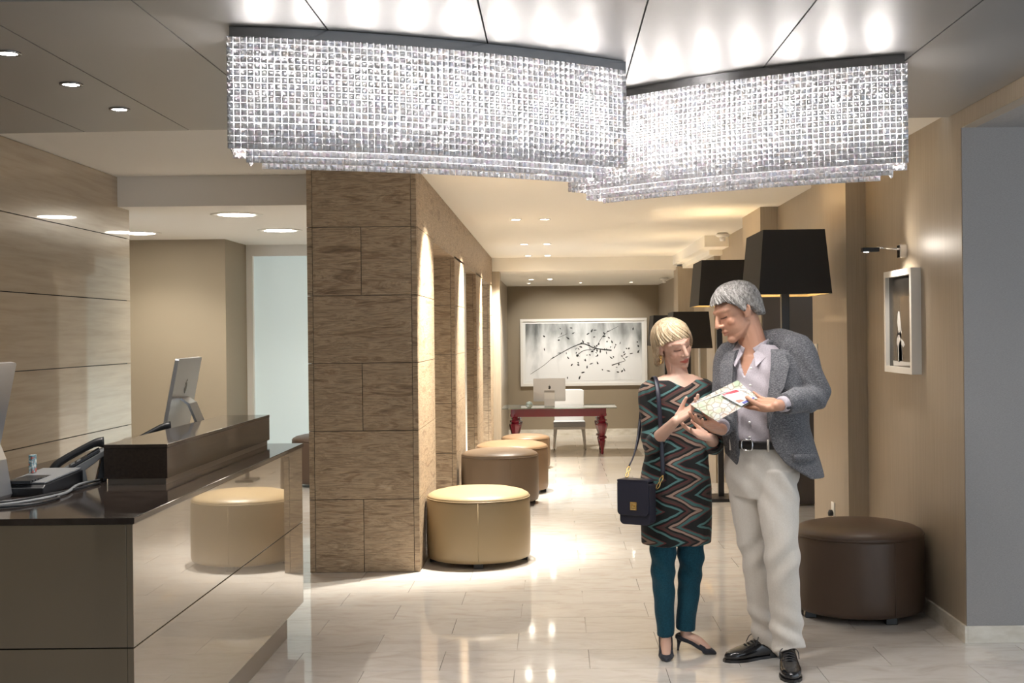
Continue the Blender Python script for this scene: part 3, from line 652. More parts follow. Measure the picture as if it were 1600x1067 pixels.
def chandelier(xs, ys, depth, label):
    q = np.polyfit(xs, ys, 2); X = np.linspace(xs[0], xs[-1], 400); Yc = np.polyval(q, X)
    P = np.stack([X, Yc], 1); s = np.concatenate([[0], np.cumsum(np.linalg.norm(np.diff(P, axis=0), axis=1))]); Ltot = s[-1]
    at = lambda t: np.array((np.interp(t, s, X), np.interp(t, s, Yc)))
    def tan(t): d = at(min(t + .01, Ltot)) - at(max(t - .01, 0)); return d / np.linalg.norm(d)
    c = at(Ltot / 2); t = thing('crystal_chandelier', label, 'chandelier', (c[0], c[1] + depth / 2, 2.2)); org = wloc(t)
    pit = .0232
    def outline(inset):
        """closed run of (x, y, outward angle) at the bead pitch: front, end, back, end"""
        out = []; n = int((Ltot - 2 * inset) / pit)
        for i in range(n + 1):
            u = inset + (Ltot - 2 * inset) * i / n; d = tan(u); nn = np.array((d[1], -d[0])); p = at(u) - nn * inset; out.append((p[0], p[1], math.atan2(d[1], d[0]), 0))
        for i in range(0, n + 1, 1):
            u = inset + (Ltot - 2 * inset) * i / n; d = tan(u); nn = np.array((d[1], -d[0])); p = at(u) - nn * (depth - inset); out.append((p[0], p[1], math.atan2(d[1], d[0]) + math.pi, 2))
        m = int((depth - 2 * inset) / pit)
        for u, sg in ((inset, 1), (Ltot - inset, -1)):
            d = tan(u); nn = np.array((d[1], -d[0]))
            for i in range(1, m):
                p = at(u) - nn * (inset + (depth - 2 * inset) * i / m); out.append((p[0], p[1], math.atan2(d[1], d[0]) - sg * math.pi / 2, 1))
        return out
    beads = []
    for inset, z1, z0 in ((0, 2.602, 2.225), (.06, 2.32, 2.185), (.115, 2.25, 2.17)):
        rows = int((z1 - z0) / pit)
        for (x, y, a, w_) in outline(inset):
            if w_ == 2 and inset > 0: continue
            for k in range(rows + 1):
                beads.append((x, y, z0 + k * pit, a + random.gauss(0, .09), random.gauss(0, .07), w_, inset))
    front = sorted([b for b in beads if b[5] < 2 and b[6] == 0], key=lambda b: b[0] ** 2 + b[1] ** 2 + (b[2] - H) ** 2)[:300]
    fs = set(id(b) for b in front)
    for b in front:
        o = bpy.data.objects.new('crystal', cr_me); COL.objects.link(o); o.parent = t
        o.location = Vector(b[:3]) - org; o.rotation_euler = (b[4], 0, b[3])
    base_v = np.array([v.co[:] for v in cr_me.vertices]); base_f = [tuple(p.vertices) for p in cr_me.polygons]
    mb = MB()
    for b in beads:
        if id(b) in fs: continue
        R = np.array((Matrix.Rotation(b[3], 3, 'Z') @ Matrix.Rotation(b[4], 3, 'X')))
        mb.add(base_v @ R.T + np.array(b[:3]), base_f)
    st = obj('crystal_curtain', None, M['crystal'], t, me=mb.mesh('crystal_curtain', org)); st['kind'] = 'stuff'
    # steel ceiling plate following the curve, and the bulbs inside
    us = np.linspace(0, Ltot, 30); fr_ = [at(u) for u in us]; nn_ = [np.array((tan(u)[1], -tan(u)[0])) for u in us]
    mb = MB()
    for grow, z0, z1 in ((.012, 2.603, 2.638),):
        a = [p + n * grow for p, n in zip(fr_, nn_)]; b = [p - n * (depth + grow) for p, n in zip(fr_, nn_)]
        for i in range(29):
            pts = [a[i], a[i + 1], b[i + 1], b[i]]; mb.prism([tuple(x) for x in pts], z0, z1)
    obj('ceiling_plate', mb, M['dark_chrome'], t)
    nb = 8
    for i in range(nb):
        u = Ltot * (i + .5) / nb; p = at(u) - np.array((tan(u)[1], -tan(u)[0])) * depth / 2
        obj('bulb', MB().lathe([(.008, .03), (.018, .015), (.022, -.005), (.016, -.022), (.004, -.03)][::-1], 12, (p[0], p[1], 2.50)), M['bulb_white'], t)
        point('bulb_light', (p[0], p[1], 2.45), CH_POWER, (1, .95, .90), .05, t)
    return t
CH_POWER = 8
M['bulb_white'] = mat('white_bulb', (1, 1, 1), .5, emit=(1, .96, .92), es=60)
chandelier([-1.12, -.782, -.222, .29], [4.34, 4.445, 4.65, 4.99], .25, 'curved crystal bead chandelier on the side of the reception counter')
chandelier([.08, .326, .876, 1.39], [5.80, 5.56, 5.12, 4.91], .25, 'curved crystal bead chandelier above the couple')
# ================================================================== PEOPLE
def fuse(parts, voxel, smooth=4, name='body', adapt=0):
    mb = MB()
    for g in parts: mb.add(g[0], g[1], True)
    m = mb.mesh(name); o = bpy.data.objects.new(name, m); COL.objects.link(o)
    r = o.modifiers.new('r', 'REMESH'); r.mode = 'VOXEL'; r.voxel_size = voxel; r.use_smooth_shade = True
    if smooth: s = o.modifiers.new('s', 'SMOOTH'); s.iterations = smooth; s.factor = .5
    dg = bpy.context.evaluated_depsgraph_get(); me = bpy.data.meshes.new_from_object(o.evaluated_get(dg)); me.name = name
    bpy.data.objects.remove(o); bpy.data.meshes.remove(m)
    me.polygons.foreach_set('use_smooth', [True] * len(me.polygons)); return me
def verts_np(me):
    a = np.empty(len(me.vertices) * 3); me.vertices.foreach_get('co', a); return a.reshape(-1, 3)
def set_verts(me, a): me.vertices.foreach_set('co', a.ravel()); me.update()
def attr(me, name, cols):
    at = me.color_attributes.new(name, 'FLOAT_COLOR', 'POINT'); at.data.foreach_set('color', np.concatenate([cols, np.ones((len(cols), 1))], 1).ravel())
def place(me, name, mt, parent, base):
    a = verts_np(me); set_verts(me, a - np.array(base)); me.materials.clear()
    for x in (mt if isinstance(mt, list) else [mt]): me.materials.append(x)
    o = bpy.data.objects.new(name, me); COL.objects.link(o)
    if parent: o.parent = parent; o.location = Vector(base) - wloc(parent)
    else: o.location = base
    return o
def nrm(v): v = np.array(v, float); return v / np.linalg.norm(v)
def frame(f, up):
    f = nrm(f); up = np.array(up, float); up = nrm(up - f * (f @ up)); r = np.cross(f, up); return np.stack([r, f, up], 1)   # columns right, forward, up
def ell_ring(parts_center, a, b, left, fwd): pass
def loft(rings, n=40, power=2.2):
    """rings: (centre, half width, half depth, left axis, forward axis); closed solid"""
    v, f = [], []
    for c, a, b, lx, fy in rings:
        for i in range(n):
            q = 2 * math.pi * i / n; cs, sn = math.cos(q), math.sin(q)
            x = a * math.copysign(abs(cs) ** (2 / power), cs); y = b * math.copysign(abs(sn) ** (2 / power), sn)
            v.append(tuple(np.array(c) + np.array(lx) * x + np.array(fy) * y))
    for k in range(len(rings) - 1):
        for i in range(n):
            j = (i + 1) % n; f.append((k * n + i, k * n + j, (k + 1) * n + j, (k + 1) * n + i))
    f.append(tuple(range(n))[::-1]); m = (len(rings) - 1) * n; f.append(tuple(range(m, m + n)))
    return v, f
def interp_rings(rings, sub=4):
    out = []; A = [np.concatenate([np.array(r[0], float), [r[1], r[2]]]) for r in rings]
    P, _ = catmull(A, [1] * len(A), sub)
    return [(p[:3], p[3], p[4], rings[0][3], rings[0][4]) for p in P]

def head_parts(o, R, s, male):
    o = np.array(o); X = lambda p: o + R @ (np.array(p) * s); E = lambda c, r: ellipsoid(X(c), np.array(r) * s, R, 28, 18)
    T = lambda pts, rad, sub=3: tube_geo([X(p) for p in pts], [r * s for r in rad], 12, sub)
    P = [E((0, -.014, .034), (.0755, .094, .088)), E((0, .020, -.028), (.063, .074, .088)), E((0, .03, .02), (.066, .066, .068)),
         E((0, .064, -.098 if male else -.094), (.026 if male else .021, .026, .021)),
         T([(-.046, -.005, -.055), (-.030, .040, -.085), (0, .060, -.096), (.030, .040, -.085), (.046, -.005, -.055)], [.016, .017, .018, .017, .016]),
         T([(-.052, .055, .030), (-.028, .083, .033), (0, .088, .030), (.028, .083, .033), (.052, .055, .030)], [.013, .0125 if male else .0105, .011, .0125 if male else .0105, .013]),
         T([(0, .087, .026), (0, .099, .005), (0, .1115, -.022)], [.0095, .0095, .0115]), E((0, .112, -.0265), (.0115, .012, .0095)),
         E((.0125, .098, -.030), (.0085, .011, .008)), E((-.0125, .098, -.030), (.0085, .011, .008)),
         E((.036, .053, -.022), (.025, .026, .026)), E((-.036, .053, -.022), (.025, .026, .026)),
         E((.031, .064, .008), (.016, .0165, .0125)), E((-.031, .064, .008), (.016, .0165, .0125)),
         T([(-.025, .078, -.060), (-.010, .0925, -.0555), (0, .0935, -.0575), (.010, .0925, -.0555), (.025, .078, -.060)], [.004, .0062, .006, .0062, .004]),
         T([(-.022, .078, -.064), (0, .0915, -.0705), (.022, .078, -.064)], [.004, .0075, .004]), E((0, .068, -.060), (.034, .020, .026))]
    for sx in (-1, 1):
        P += [E((sx * .0765, -.010, -.006), (.008, .018, .030)), T([(sx * .074, .002, -.028), (sx * .083, -.018, -.012), (sx * .085, -.024, .012), (sx * .078, -.006, .026)], [.006, .0065, .0065, .006])]
    return P
def head_tint(V, o, R, s, male):
    """pigment of the skin: lips, brows, lashes, cheeks"""
    L_ = (V - np.array(o)) @ R / s; n = len(V); c = np.ones((n, 3))
    def blend(mask, col): 
        nonlocal c; c = c * (1 - mask[:, None]) + np.array(col) * mask[:, None]
    sm = lambda d, a, b: np.clip((b - d) / (b - a), 0, 1)
    x, y, z = L_[:, 0], L_[:, 1], L_[:, 2]; front = (y > .045)
    cheek = sm(np.hypot((np.abs(x) - .04) / 1, (z + .022)), .008, .035) * front
    blend(cheek * (.35 if not male else .4), (.98, .72, .66))
    lip = sm(np.abs(z + .0625 - .0 * x) - (.0125 - np.abs(x) * .36), -.002, .0025) * (np.abs(x) < .027) * (y > .068)
    blend(lip * (.9 if not male else .35), (.78, .30, .30) if not male else (.85, .55, .5))
    blend(sm(np.abs(z + .0625), .0005, .0025) * (np.abs(x) < .024) * (y > .068) * .6, (.40, .14, .13))
    ax = np.abs(x)
    brow = sm(np.abs(z - (.0335 + .004 * np.sin((ax - .014) / .036 * 2.6))), .003, .0065) * (ax > .013) * (ax < .052) * front
    blend(brow * (.75 if not male else .7), (.36, .22, .15) if not male else (.5, .46, .43))
    lash = sm(np.abs(z - (.0015 - 7 * (ax - .031) ** 2 * -1)), .0016, .0042) * (ax > .016) * (ax < .047) * front
    blend(lash * 1.0, (.06, .035, .03))
    lid = sm(np.hypot((ax - .031) * .75, z - .012), .006, .014) * front
    blend(lid * (.5 if not male else .3), (.58, .38, .32))
    return c
def hair_mesh(o, R, s, ends, thick, seed, ridge=.0035, bulge=None, nphi=220, nt=26, swirl=0.0):
    """combed cap of hair: ends = list of (azimuth deg from the face, lower edge height in head space) for the +x and -x side"""
    rg = np.random.RandomState(seed); o = np.array(o); c0 = np.array((0, -.014, .034)); rad = np.array((.0755, .094, .088))
    ridges = np.convolve(rg.randn(nphi + 8), np.ones(3) / 3, 'same')[:nphi]; r2 = np.convolve(rg.randn(nphi + 40), np.ones(13) / 6, 'same')[:nphi]; jag = rg.randn(nphi)
    v, f = [], []
    az = np.array([e[0] for e in ends], float); hz = np.array([e[1] for e in ends], float); ex = np.array([e[2] if len(e) > 2 else 0 for e in ends], float)
    for i in range(nphi):
        ph = -180 + 360 * i / nphi; zend = np.interp(ph, az, hz) + jag[i] * .0025; out = np.interp(ph, az, ex)
        col = []
        for k in range(nt + 1):
            t = k / nt; top = rad[2] + thick
            th = t * math.pi / 2
            zl = c0[2] + top * math.cos(th)                      # first follow the skull
            if zend < c0[2]: zl = top + c0[2] - (top + c0[2] - zend) * (1 - math.cos(th)) if False else zl
            # height falls from the crown to the lower edge, horizontal radius follows the ellipse until its widest height
            zz = (c0[2] + top) * (1 - t ** 1.7) + zend * t ** 1.7 if zend < c0[2] + top else zend
            zz = c0[2] + top - (c0[2] + top - zend) * (1 - math.cos(t * math.pi / 2)) ** .9
            q = np.clip((zz - c0[2]) / top, -1, 1); hr = math.sqrt(max(0, 1 - q * q)) if zz > c0[2] else 1 - .10 * min(1, (c0[2] - zz) / .10) ** 2
            a = math.radians(ph + swirl * (1 - t))
            th_ = thick + ridge * (ridges[i] * .8 + r2[i] * .9) * min(1, t * 2.2) + out * t * t
            p = np.array((c0[0] + (rad[0] + th_) * hr * math.sin(a), c0[1] + (rad[1] + th_) * hr * math.cos(a), zz + ridge * .8 * r2[i] * math.sin(t * 3.14)))
            col.append(p)
        p = col[-1].copy(); inn = np.array((c0[0] + (rad[0] - .008) * math.sin(math.radians(ph)) * .93, c0[1] + (rad[1] - .008) * math.cos(math.radians(ph)) * .93, p[2] + .006)); col.append(inn)
        v += [tuple(o + R @ (q_ * s)) for q_ in col]
    n = nt + 2
    for i in range(nphi):
        j = (i + 1) % nphi
        for k in range(n - 1): f.append((i * n + k, j * n + k, j * n + k + 1, i * n + k + 1))
    return MB().add(v, f, True)
def hand_parts(wrist, d, normal, s, curls, thumb=(.6, .3), spread=.06, side=1):
    """d: wrist to knuckles; normal: out of the palm; side=+1 puts the thumb on d x normal"""
    w = np.array(wrist, float); d = nrm(d); nz = np.array(normal, float); nz = nrm(nz - d * (nz @ d)); x = np.cross(d, nz) * side
    P = []; kn = [(.030, .088), (.010, .093), (-.010, .089), (-.028, .080)]; ln = [(.042, .026, .021), (.046, .030, .022), (.042, .028, .021), (.033, .021, .018)]; rr = [.0088, .0090, .0086, .0076]
    pt = lambda a, b, c=0: w + (x * a + d * b + nz * c) * s
    for (kx, ky), r in zip(kn, rr): P.append(tube_geo([pt(kx * .55, .0), pt(kx * .9, ky * .55, -.001), pt(kx, ky, -.002)], [(.014 * s, .012 * s), (.0145 * s, .0125 * s), (.0105 * s, .0105 * s)], 12, 3))
    P.append(tube_geo([pt(.022, .02, .006), pt(.032, .045, .010)], [.016 * s, .014 * s], 12, 2))
    for i, ((kx, ky), l, r) in enumerate(zip(kn, ln, rr)):
        a = spread * (1.5 - i); dd = nrm(d * math.cos(a) + x * math.sin(a)); p = pt(kx, ky, -.002); pts = [p]; ang = 0
        cu = curls[i] if hasattr(curls[i], '__len__') else (curls[i], curls[i] * 1.1, curls[i] * .8)
        for seg, c in zip(l, cu):
            ang += c; p = p + (dd * math.cos(ang) + nz * math.sin(ang)) * seg * s; pts.append(p)
        P.append(tube_geo(pts, [r * s * 1.08, r * s, r * s * .95, r * s * .78], 12, 3))
    a, b = thumb; p0 = pt(.024, .022, .006); e = nrm(x * math.sin(.9 - b * .3) + d * math.cos(.9 - b * .3) + nz * a * .6)
    p1 = p0 + e * .042 * s; e2 = nrm(e + d * .45 + nz * a * .5); p2 = p1 + e2 * .032 * s; e3 = nrm(e2 + d * .3 + nz * a * .2 - x * .15); p3 = p2 + e3 * .026 * s
    P.append(tube_geo([p0, p1, p2, p3], [.0135 * s, .0115 * s, .0102 * s, .0082 * s], 12, 3))
    return P
def skin_mat(name, c):
    m = mat(name, c, .45, spec=.4); p = m.node_tree.nodes['Principled BSDF']
    p.inputs['Subsurface Weight'].default_value = .12; p.inputs['Subsurface Radius'].default_value = (.012, .005, .003); p.inputs['Subsurface Scale'].default_value = 1
    a = N(m, 'ShaderNodeVertexColor', layer_name='tint'); mx = N(m, 'ShaderNodeMix', data_type='RGBA', blend_type='MULTIPLY'); mx.inputs[0].default_value = 1; mx.inputs[7].default_value = (*c, 1)
    L(m, a.outputs['Color'], mx.inputs[6]); L(m, mx.outputs[2], p.inputs['Base Color']); return m
def hair_mat(name, c0, c1, c2, scale):
    m = mat(name, c1, .42, spec=.4); grain(m, [(.3, c0), (.5, c1), (.72, c2)], scale, 14, 4, .4, bump=.4); return m
def cloth(name, stops, scale, noise, rough=.85, bump=.25, sheen=.1):
    m = mat(name, stops[0][1], rough, sheen=sheen, spec=.2); grain(m, stops, scale, noise, 3, 0, bump=bump); return m
def creases(me, amp, fn, seed=0):
    """push cloth along its normals to make folds"""
    a = verts_np(me); nn = np.empty(len(a) * 3); me.vertices.foreach_get('normal', nn); nn = nn.reshape(-1, 3); set_verts(me, a + nn * (amp * fn(a))[:, None])

# ------------------------------------------------------------------ the man in the blazer
MY = 5.85
def m_(x, y, d=0): return np.array(px(x, y, MY + d))
fM = nrm((-.5, -.85, 0)); lM = np.array((-fM[1], fM[0], 0))           # facing, his left
Z = np.array((0, 0, 1.0))
hO = m_(1151, 488, -.02); hR = frame((-.88, -.30, -.36), (-.3, 0, 1)); hs = 1.06
LH, LK, LA = m_(1213, 745, -.06), m_(1222, 872, -.13), m_(1231, 1003, -.10)
RH, RK, RA = m_(1166, 745, .05), m_(1184, 880, .06), m_(1199, 1002, .12)
LS, LE, LW = m_(1247, 547, -.08), m_(1275, 618, -.12), m_(1213, 634, -.31)
RS, RE, RW = m_(1143, 560, .09), m_(1128, 650, .06), m_(1128, 672, -.17)
neck = m_(1178, 545, 0)
bp = head_parts(hO, hR, hs, True)
bp += [tube_geo([neck + (0, 0, -.06), neck + (0, 0, 0), hO + hR @ np.array((0, -.03, -.03))], [.075, .066, .062], 20, 4),
       loft(interp_rings([(m_(1190, 720), .15, .10, lM, fM), (m_(1188, 690), .145, .095, lM, fM), (m_(1192, 620), .165, .105, lM, fM), (m_(1194, 600), .155, .112, lM, fM), (m_(1193, 578), .15, .108, lM, fM), (m_(1186, 556), .085, .085, lM, fM)], 4)),
       tube_geo([LS, LE, LW], [.045, .036, .025], 14, 4), tube_geo([RS, RE, RW], [.045, .036, .025], 14, 4),
       tube_geo([LH, LK, LA], [.07, .048, .032], 16, 4), tube_geo([RH, RK, RA], [.07, .048, .032], 16, 4),
       tube_geo([LA, LA + (0, 0, -.05), LA + (-.01, -.08, -.080)], [.030, .028, .018], 12, 3), tube_geo([RA, RA + (0, 0, -.05), RA + (-.09, -.03, -.080)], [.030, .028, .018], 12, 3)]
lhD = m_(1180, 629, -.20) - LW
bp += hand_parts(LW, lhD, (-.15, -.72, .62), 1.08, [(.05, .2, .2), (.1, .25, .2), (.15, .3, .25), (.2, .35, .3)], (1.3, 1.6), .03, -1)
rhD = m_(1098, 663, -.22) - RW
bp += hand_parts(RW, rhD, (-.1, -.45, .85), 1.06, [(.1, .3, .2), (.1, .35, .25), (.15, .4, .3), (.2, .45, .3)], (.6, 1.5), .03, 1)
body = fuse(bp, .0034, 5, 'person')
attr(body, 'tint', head_tint(verts_np(body), hO, hR, hs, True))
mbase = (1.0, 5.85, 0)
man = place(body, 'person', skin_mat('tanned_skin', (.50, .27, .18)), None, mbase)
tag(man, 'man in grey blazer and cream trousers bowing over the leaflet', 'person')
hm = hair_mesh(hO, hR, hs, [(-180, -.055), (-125, -.045), (-108, -.012), (-92, .022), (-78, -.004), (-66, .035), (-48, .064, .0), (-20, .070, .006), (0, .068, .009), (20, .070, .006), (48, .064, .0), (66, .035), (78, -.004), (92, .022), (108, -.012), (125, -.045), (180, -.055)], .016, 4, .0085, swirl=45)
obj('hair', hm, hair_mat('grey_hair', (.07, .065, .06), (.24, .225, .21), (.46, .44, .42), (9, 9, 3)), man)
# shirt: torso, open collar
shirtM = cloth('lilac_grey_shirt_cotton', [(.35, (.40, .36, .40)), (.65, (.50, .46, .50))], (1, 1, 1), 260, .8, .05)
sh = fuse([loft(interp_rings([(m_(1186, 702), .158, .110, lM, fM), (m_(1186, 670), .165, .118, lM, fM), (m_(1190, 620), .178, .124, lM, fM), (m_(1193, 576), .180, .114, lM, fM), (m_(1189, 552), .135, .090, lM, fM), (m_(1184, 538), .085, .074, lM, fM)], 5)),
           tube_geo([RW + (RE - RW) * .14, RW + (RE - RW) * .5], [.036, .042], 16, 2, None, False), tube_geo([LW + (LE - LW) * .10, LW + (LE - LW) * .5], [.036, .044], 16, 2, None, False)], .005, 4, 'shirt')
creases(sh, .004, lambda a: np.sin(a[:, 2] * 46 + a[:, 0] * 30) * np.sin(a[:, 2] * 15 + a[:, 0] * 22))
a = verts_np(sh); rel = a - neck; lt = np.abs(rel @ lM + .012); vh = rel[:, 2] + .125                          # unbuttoned at the throat
ins = (rel @ fM > .02) & (vh > 0) & (lt < .046 * vh / .105 + .002)
a[ins] -= fM * .030; set_verts(sh, a)
shirt = place(sh, 'shirt', shirtM, man, mbase)
def strip(pts, wid, normal, th=.004):
    """ribbon of cloth along pts"""
    P, _ = catmull(pts, [1] * len(pts), 5); v = []; n = len(P); normal = nrm(normal)
    for i, p in enumerate(P):
        t = nrm(P[min(i + 1, n - 1)] - P[max(i - 1, 0)]); b = np.cross(t, normal); w_ = wid if not hasattr(wid, '__len__') else np.interp(i / (n - 1), np.linspace(0, 1, len(wid)), wid)
        v += [p + b * w_, p - b * w_, p - b * w_ + normal * th, p + b * w_ + normal * th]
    f = [(0, 1, 2, 3), tuple(4 * (n - 1) + k for k in (3, 2, 1, 0))]
    for i in range(n - 1):
        for k in range(4): f.append((4 * i + k, 4 * i + (k + 1) % 4, 4 * i + 4 + (k + 1) % 4, 4 * i + 4 + k))
    return v, f
collar = fuse([tube_geo([neck + lM * math.cos(q) * .072 + fM * math.sin(q) * .066 + Z * (.020 - .045 * max(0, math.sin(q)) ** 2) for q in np.linspace(math.pi / 2 + .42, math.pi * 2.5 - .42, 22)], [(.028, .006)] * 22, 12, 1, Z, False)], .004, 2, 'collar')
place(collar, 'collar', shirtM, man, mbase)
for sgn in (1, -1):
    c4 = [neck + lM * sgn * .066 + fM * .030 + Z * .026, neck + fM * .074 + lM * sgn * .026 + Z * -.022, neck + fM * .108 + lM * sgn * .050 + Z * -.082, neck + lM * sgn * .094 + fM * .050 + Z * -.022]
    obj('collar_point', MB().extrude(c4, nrm(fM + lM * sgn * .5 + Z * .3) * .005), shirtM, man)
for y in (574, 600, 628, 657, 680):
    t_ = (y - 552) / 150; c = m_(1190 - 3 * t_, y) + fM * (.113 + .012 * math.sin(t_ * 3)) + lM * -.004
    obj('shirt_button', MB().geo(tube_geo([c, c + fM * .004], [.0055, .0055], 10, 0, None, False)), M['white_frame'], shirt)
# trousers
trM = cloth('cream_chino_cotton', [(.35, (.62, .575, .52)), (.65, (.66, .62, .57))], (1, 1, 1), 180, .85, .015)
tr = fuse([loft(interp_rings([(m_(1187, 693), .162, .115, lM, fM), (m_(1189, 720), .172, .125, lM, fM), (m_(1190, 752), .176, .13, lM, fM), (m_(1190, 775), .14, .11, lM, fM)], 4)),
           tube_geo([LH + (0, 0, .02), (LH + LK) / 2, LK, (LK + LA) / 2 + (0, .01, 0), LA + (0, 0, .0), LA + (.004, -.005, -.035)], [(.102, .100), (.092, .090), (.076, .078), (.074, .074), (.072, .074), (.074, .077)], 22, 5, fM, False),
           tube_geo([RH + (0, 0, .02), (RH + RK) / 2, RK, (RK + RA) / 2 + (0, .01, 0), RA + (0, 0, .0), RA + (-.01, -.005, -.03)], [(.100, .098), (.090, .086), (.074, .074), (.070, .070), (.068, .070), (.070, .074)], 22, 5, fM, False)], .0055, 4, 'trousers')
kz, az_ = LK[2], LA[2]
creases(tr, .0075, lambda a: (np.exp(-((a[:, 2] - az_ - .05) / .09) ** 2) * np.sin(a[:, 2] * 62 + a[:, 0] * 34) + .8 * np.exp(-((a[:, 2] - kz) / .10) ** 2) * np.sin(a[:, 2] * 40 - a[:, 0] * 46) + .7 * np.exp(-((a[:, 2] - .84) / .09) ** 2) * np.sin(a[:, 2] * 45 + a[:, 0] * 60) + .25 * np.sin(a[:, 2] * 24 + a[:, 0] * 36)))
trousers = place(tr, 'trousers', trM, man, mbase)
beltM = mat('black_belt_leather', (.012, .010, .010), .4)
bz = m_(1187, 692)
ring = [bz + lM * math.cos(q) * .172 + fM * math.sin(q) * .125 for q in np.linspace(0, 2 * math.pi, 49)]
belt = obj('belt', MB().geo(tube_geo(ring, [(.019, .004)] * 49, 8, 1, Z, False)), beltM, man)
bk = bz + fM * .130 + lM * -.012
obj('buckle', MB().geo(tube_geo([bk + lM * a * .026 + Z * b * .024 for a, b in ((-1, -.6), (-1, .6), (-.6, 1), (.6, 1), (1, .6), (1, -.6), (.6, -1), (-.6, -1), (-1, -.6))], [.0035] * 9, 8, 2)), M['chrome'], belt)
for a in (-.5, .62): 
    q = math.pi / 2 + a; c = bz + lM * math.cos(q) * .178 + fM * math.sin(q) * .131
    obj('belt_loop', MB().geo(tube_geo([c - Z * .028, c + Z * .028], [(.006, .003)] * 2, 8, 0, lM, False)), trM, trousers)
# blazer: open shell + sleeves
jkM = cloth('grey_blue_linen_weave', [(.30, (.060, .062, .072)), (.5, (.118, .119, .130)), (.68, (.23, .23, .24))], (60, 60, 170), 2.2, .9, .3)
def shell(rings, gap0, gap1, th, n=56):
    """open-fronted garment: per ring the front gap half-angles on his left/right side"""
    v, f = [], []; m = len(rings)
    for layer in (0, 1):
        for (c, a, b, lx, fy), g0, g1 in zip(rings, gap0, gap1):
            for i in range(n + 1):
                q = math.pi / 2 - g0 - (2 * math.pi - g0 - g1) * i / n; e = th * (1 - layer)
                cs, sn = math.cos(q), math.sin(q); pw = 2 / 2.3
                v.append(tuple(np.array(c) + lx * (a + e) * math.copysign(abs(cs) ** pw, cs) + fy * (b + e) * math.copysign(abs(sn) ** pw, sn)))
    w_ = n + 1; off = m * w_
    for k in range(m - 1):
        for i in range(n):
            f.append((k * w_ + i, k * w_ + i + 1, (k + 1) * w_ + i + 1, (k + 1) * w_ + i)); f.append((off + k * w_ + i, off + (k + 1) * w_ + i, off + (k + 1) * w_ + i + 1, off + k * w_ + i + 1))
        for i, fl_ in ((0, 0), (n, 1)):
            q = (k * w_ + i, (k + 1) * w_ + i, off + (k + 1) * w_ + i, off + k * w_ + i); f.append(q if not fl_ else q[::-1])
    for k in (0, m - 1):
        for i in range(n):
            q = (k * w_ + i, off + k * w_ + i, off + k * w_ + i + 1, k * w_ + i + 1); f.append(q if k == 0 else q[::-1])
    return v, f
jr = interp_rings([(m_(1190, 545), .115, .080, lM, fM), (m_(1192, 556), .172, .104, lM, fM), (m_(1194, 585), .196, .128, lM, fM), (m_(1194, 620), .196, .138, lM, fM), (m_(1195, 655), .190, .138, lM, fM), (m_(1202, 695), .200, .145, lM, fM), (m_(1208, 722), .206, .152, lM, fM), (m_(1212, 744), .210, .156, lM, fM)], 4)
kk = np.linspace(0, 1, len(jr))
g0 = np.interp(kk, [0, .14, .3, .5, .7, .84, 1], [.55, .42, .34, .28, .30, .52, 1.15]); g1 = np.interp(kk, [0, .14, .3, .5, .7, .86, 1], [.60, .46, .42, .38, .40, .5, .85])
jk = fuse([shell(jr, g0, g1, .015), tube_geo([m_(1196, 528, .02), m_(1222, 532, -.02), LS + Z * .004], [.040, .056, .074], 18, 4), tube_geo([neck + lM * math.cos(q) * .083 + fM * math.sin(q) * .076 + Z * (.012 + .012 * max(0, -math.sin(q))) for q in np.linspace(.30, -math.pi - .30, 16)], [(.032, .011)] * 16, 12, 1, Z), tube_geo([m_(1168, 540, .06), m_(1152, 552, .08), RS + Z * .004], [.036, .052, .070], 18, 4), tube_geo([LS + lM * -.05 + Z * .012, LS + lM * .005 + Z * -.005, (LS + LE) / 2 + lM * .004, LE, (LE + LW) / 2, LW + (LE - LW) * .20], [.070, .074, .069, .064, .057, .050], 22, 5, None, False),
           tube_geo([RS + lM * .05 + Z * .012, RS + lM * -.005, (RS + RE) / 2, RE, (RE + RW) / 2, RW + (RE - RW) * .26], [.074, .078, .068, .060, .054, .048], 22, 5, None, False)], .0055, 4, 'blazer')
creases(jk, .006, lambda a: (np.exp(-(np.linalg.norm(a - LE, axis=1) / .13) ** 2) * np.sin(a[:, 0] * 75 + a[:, 2] * 55) + np.exp(-(np.linalg.norm(a - RE, axis=1) / .12) ** 2) * np.sin(a[:, 0] * 80 - a[:, 2] * 40) + .35 * np.sin(a[:, 0] * 42 + a[:, 2] * 17) * np.sin(a[:, 2] * 13)))
blazer = place(jk, 'blazer', jkM, man, mbase)
def on_j(k, q, e=.016):
    i = int(round(k * (len(jr) - 1))); c, a, b, lx, fy = jr[i]; cs, sn = math.cos(q), math.sin(q)
    return np.array(c) + lx * (a + e) * math.copysign(abs(cs) ** (2 / 2.3), cs) + fy * (b + e) * math.copysign(abs(sn) ** (2 / 2.3), sn)
for sgn, gp in ((-1, g0), (1, g1)):                                    # lapels along both front edges
    ks = [.04, .12, .22, .34, .48, .60]; e_ = lambda k: float(np.interp(k, kk, gp))
    outw = [.34, .40, .46, .34, .18, .03]
    vi = [on_j(k, math.pi / 2 + sgn * e_(k), .021) for k in ks]; vo = [on_j(k, math.pi / 2 + sgn * (e_(k) + o_), .029) for k, o_ in zip(ks, outw)]
    nn_ = fM * .010
    v = vi + vo + [p + nn_ for p in vi] + [p + nn_ for p in vo]; n6 = 6; f = []
    for i in range(5): f += [(i, i + 1, n6 + i + 1, n6 + i), (12 + i, 18 + i, 19 + i, 13 + i), (i, 12 + i, 13 + i, i + 1), (6 + i, 7 + i, 19 + i, 18 + i)]
    f += [(0, 6, 18, 12), (5, 17, 23, 11)]
    obj('lapel', MB().add(v, f), jkM, blazer)
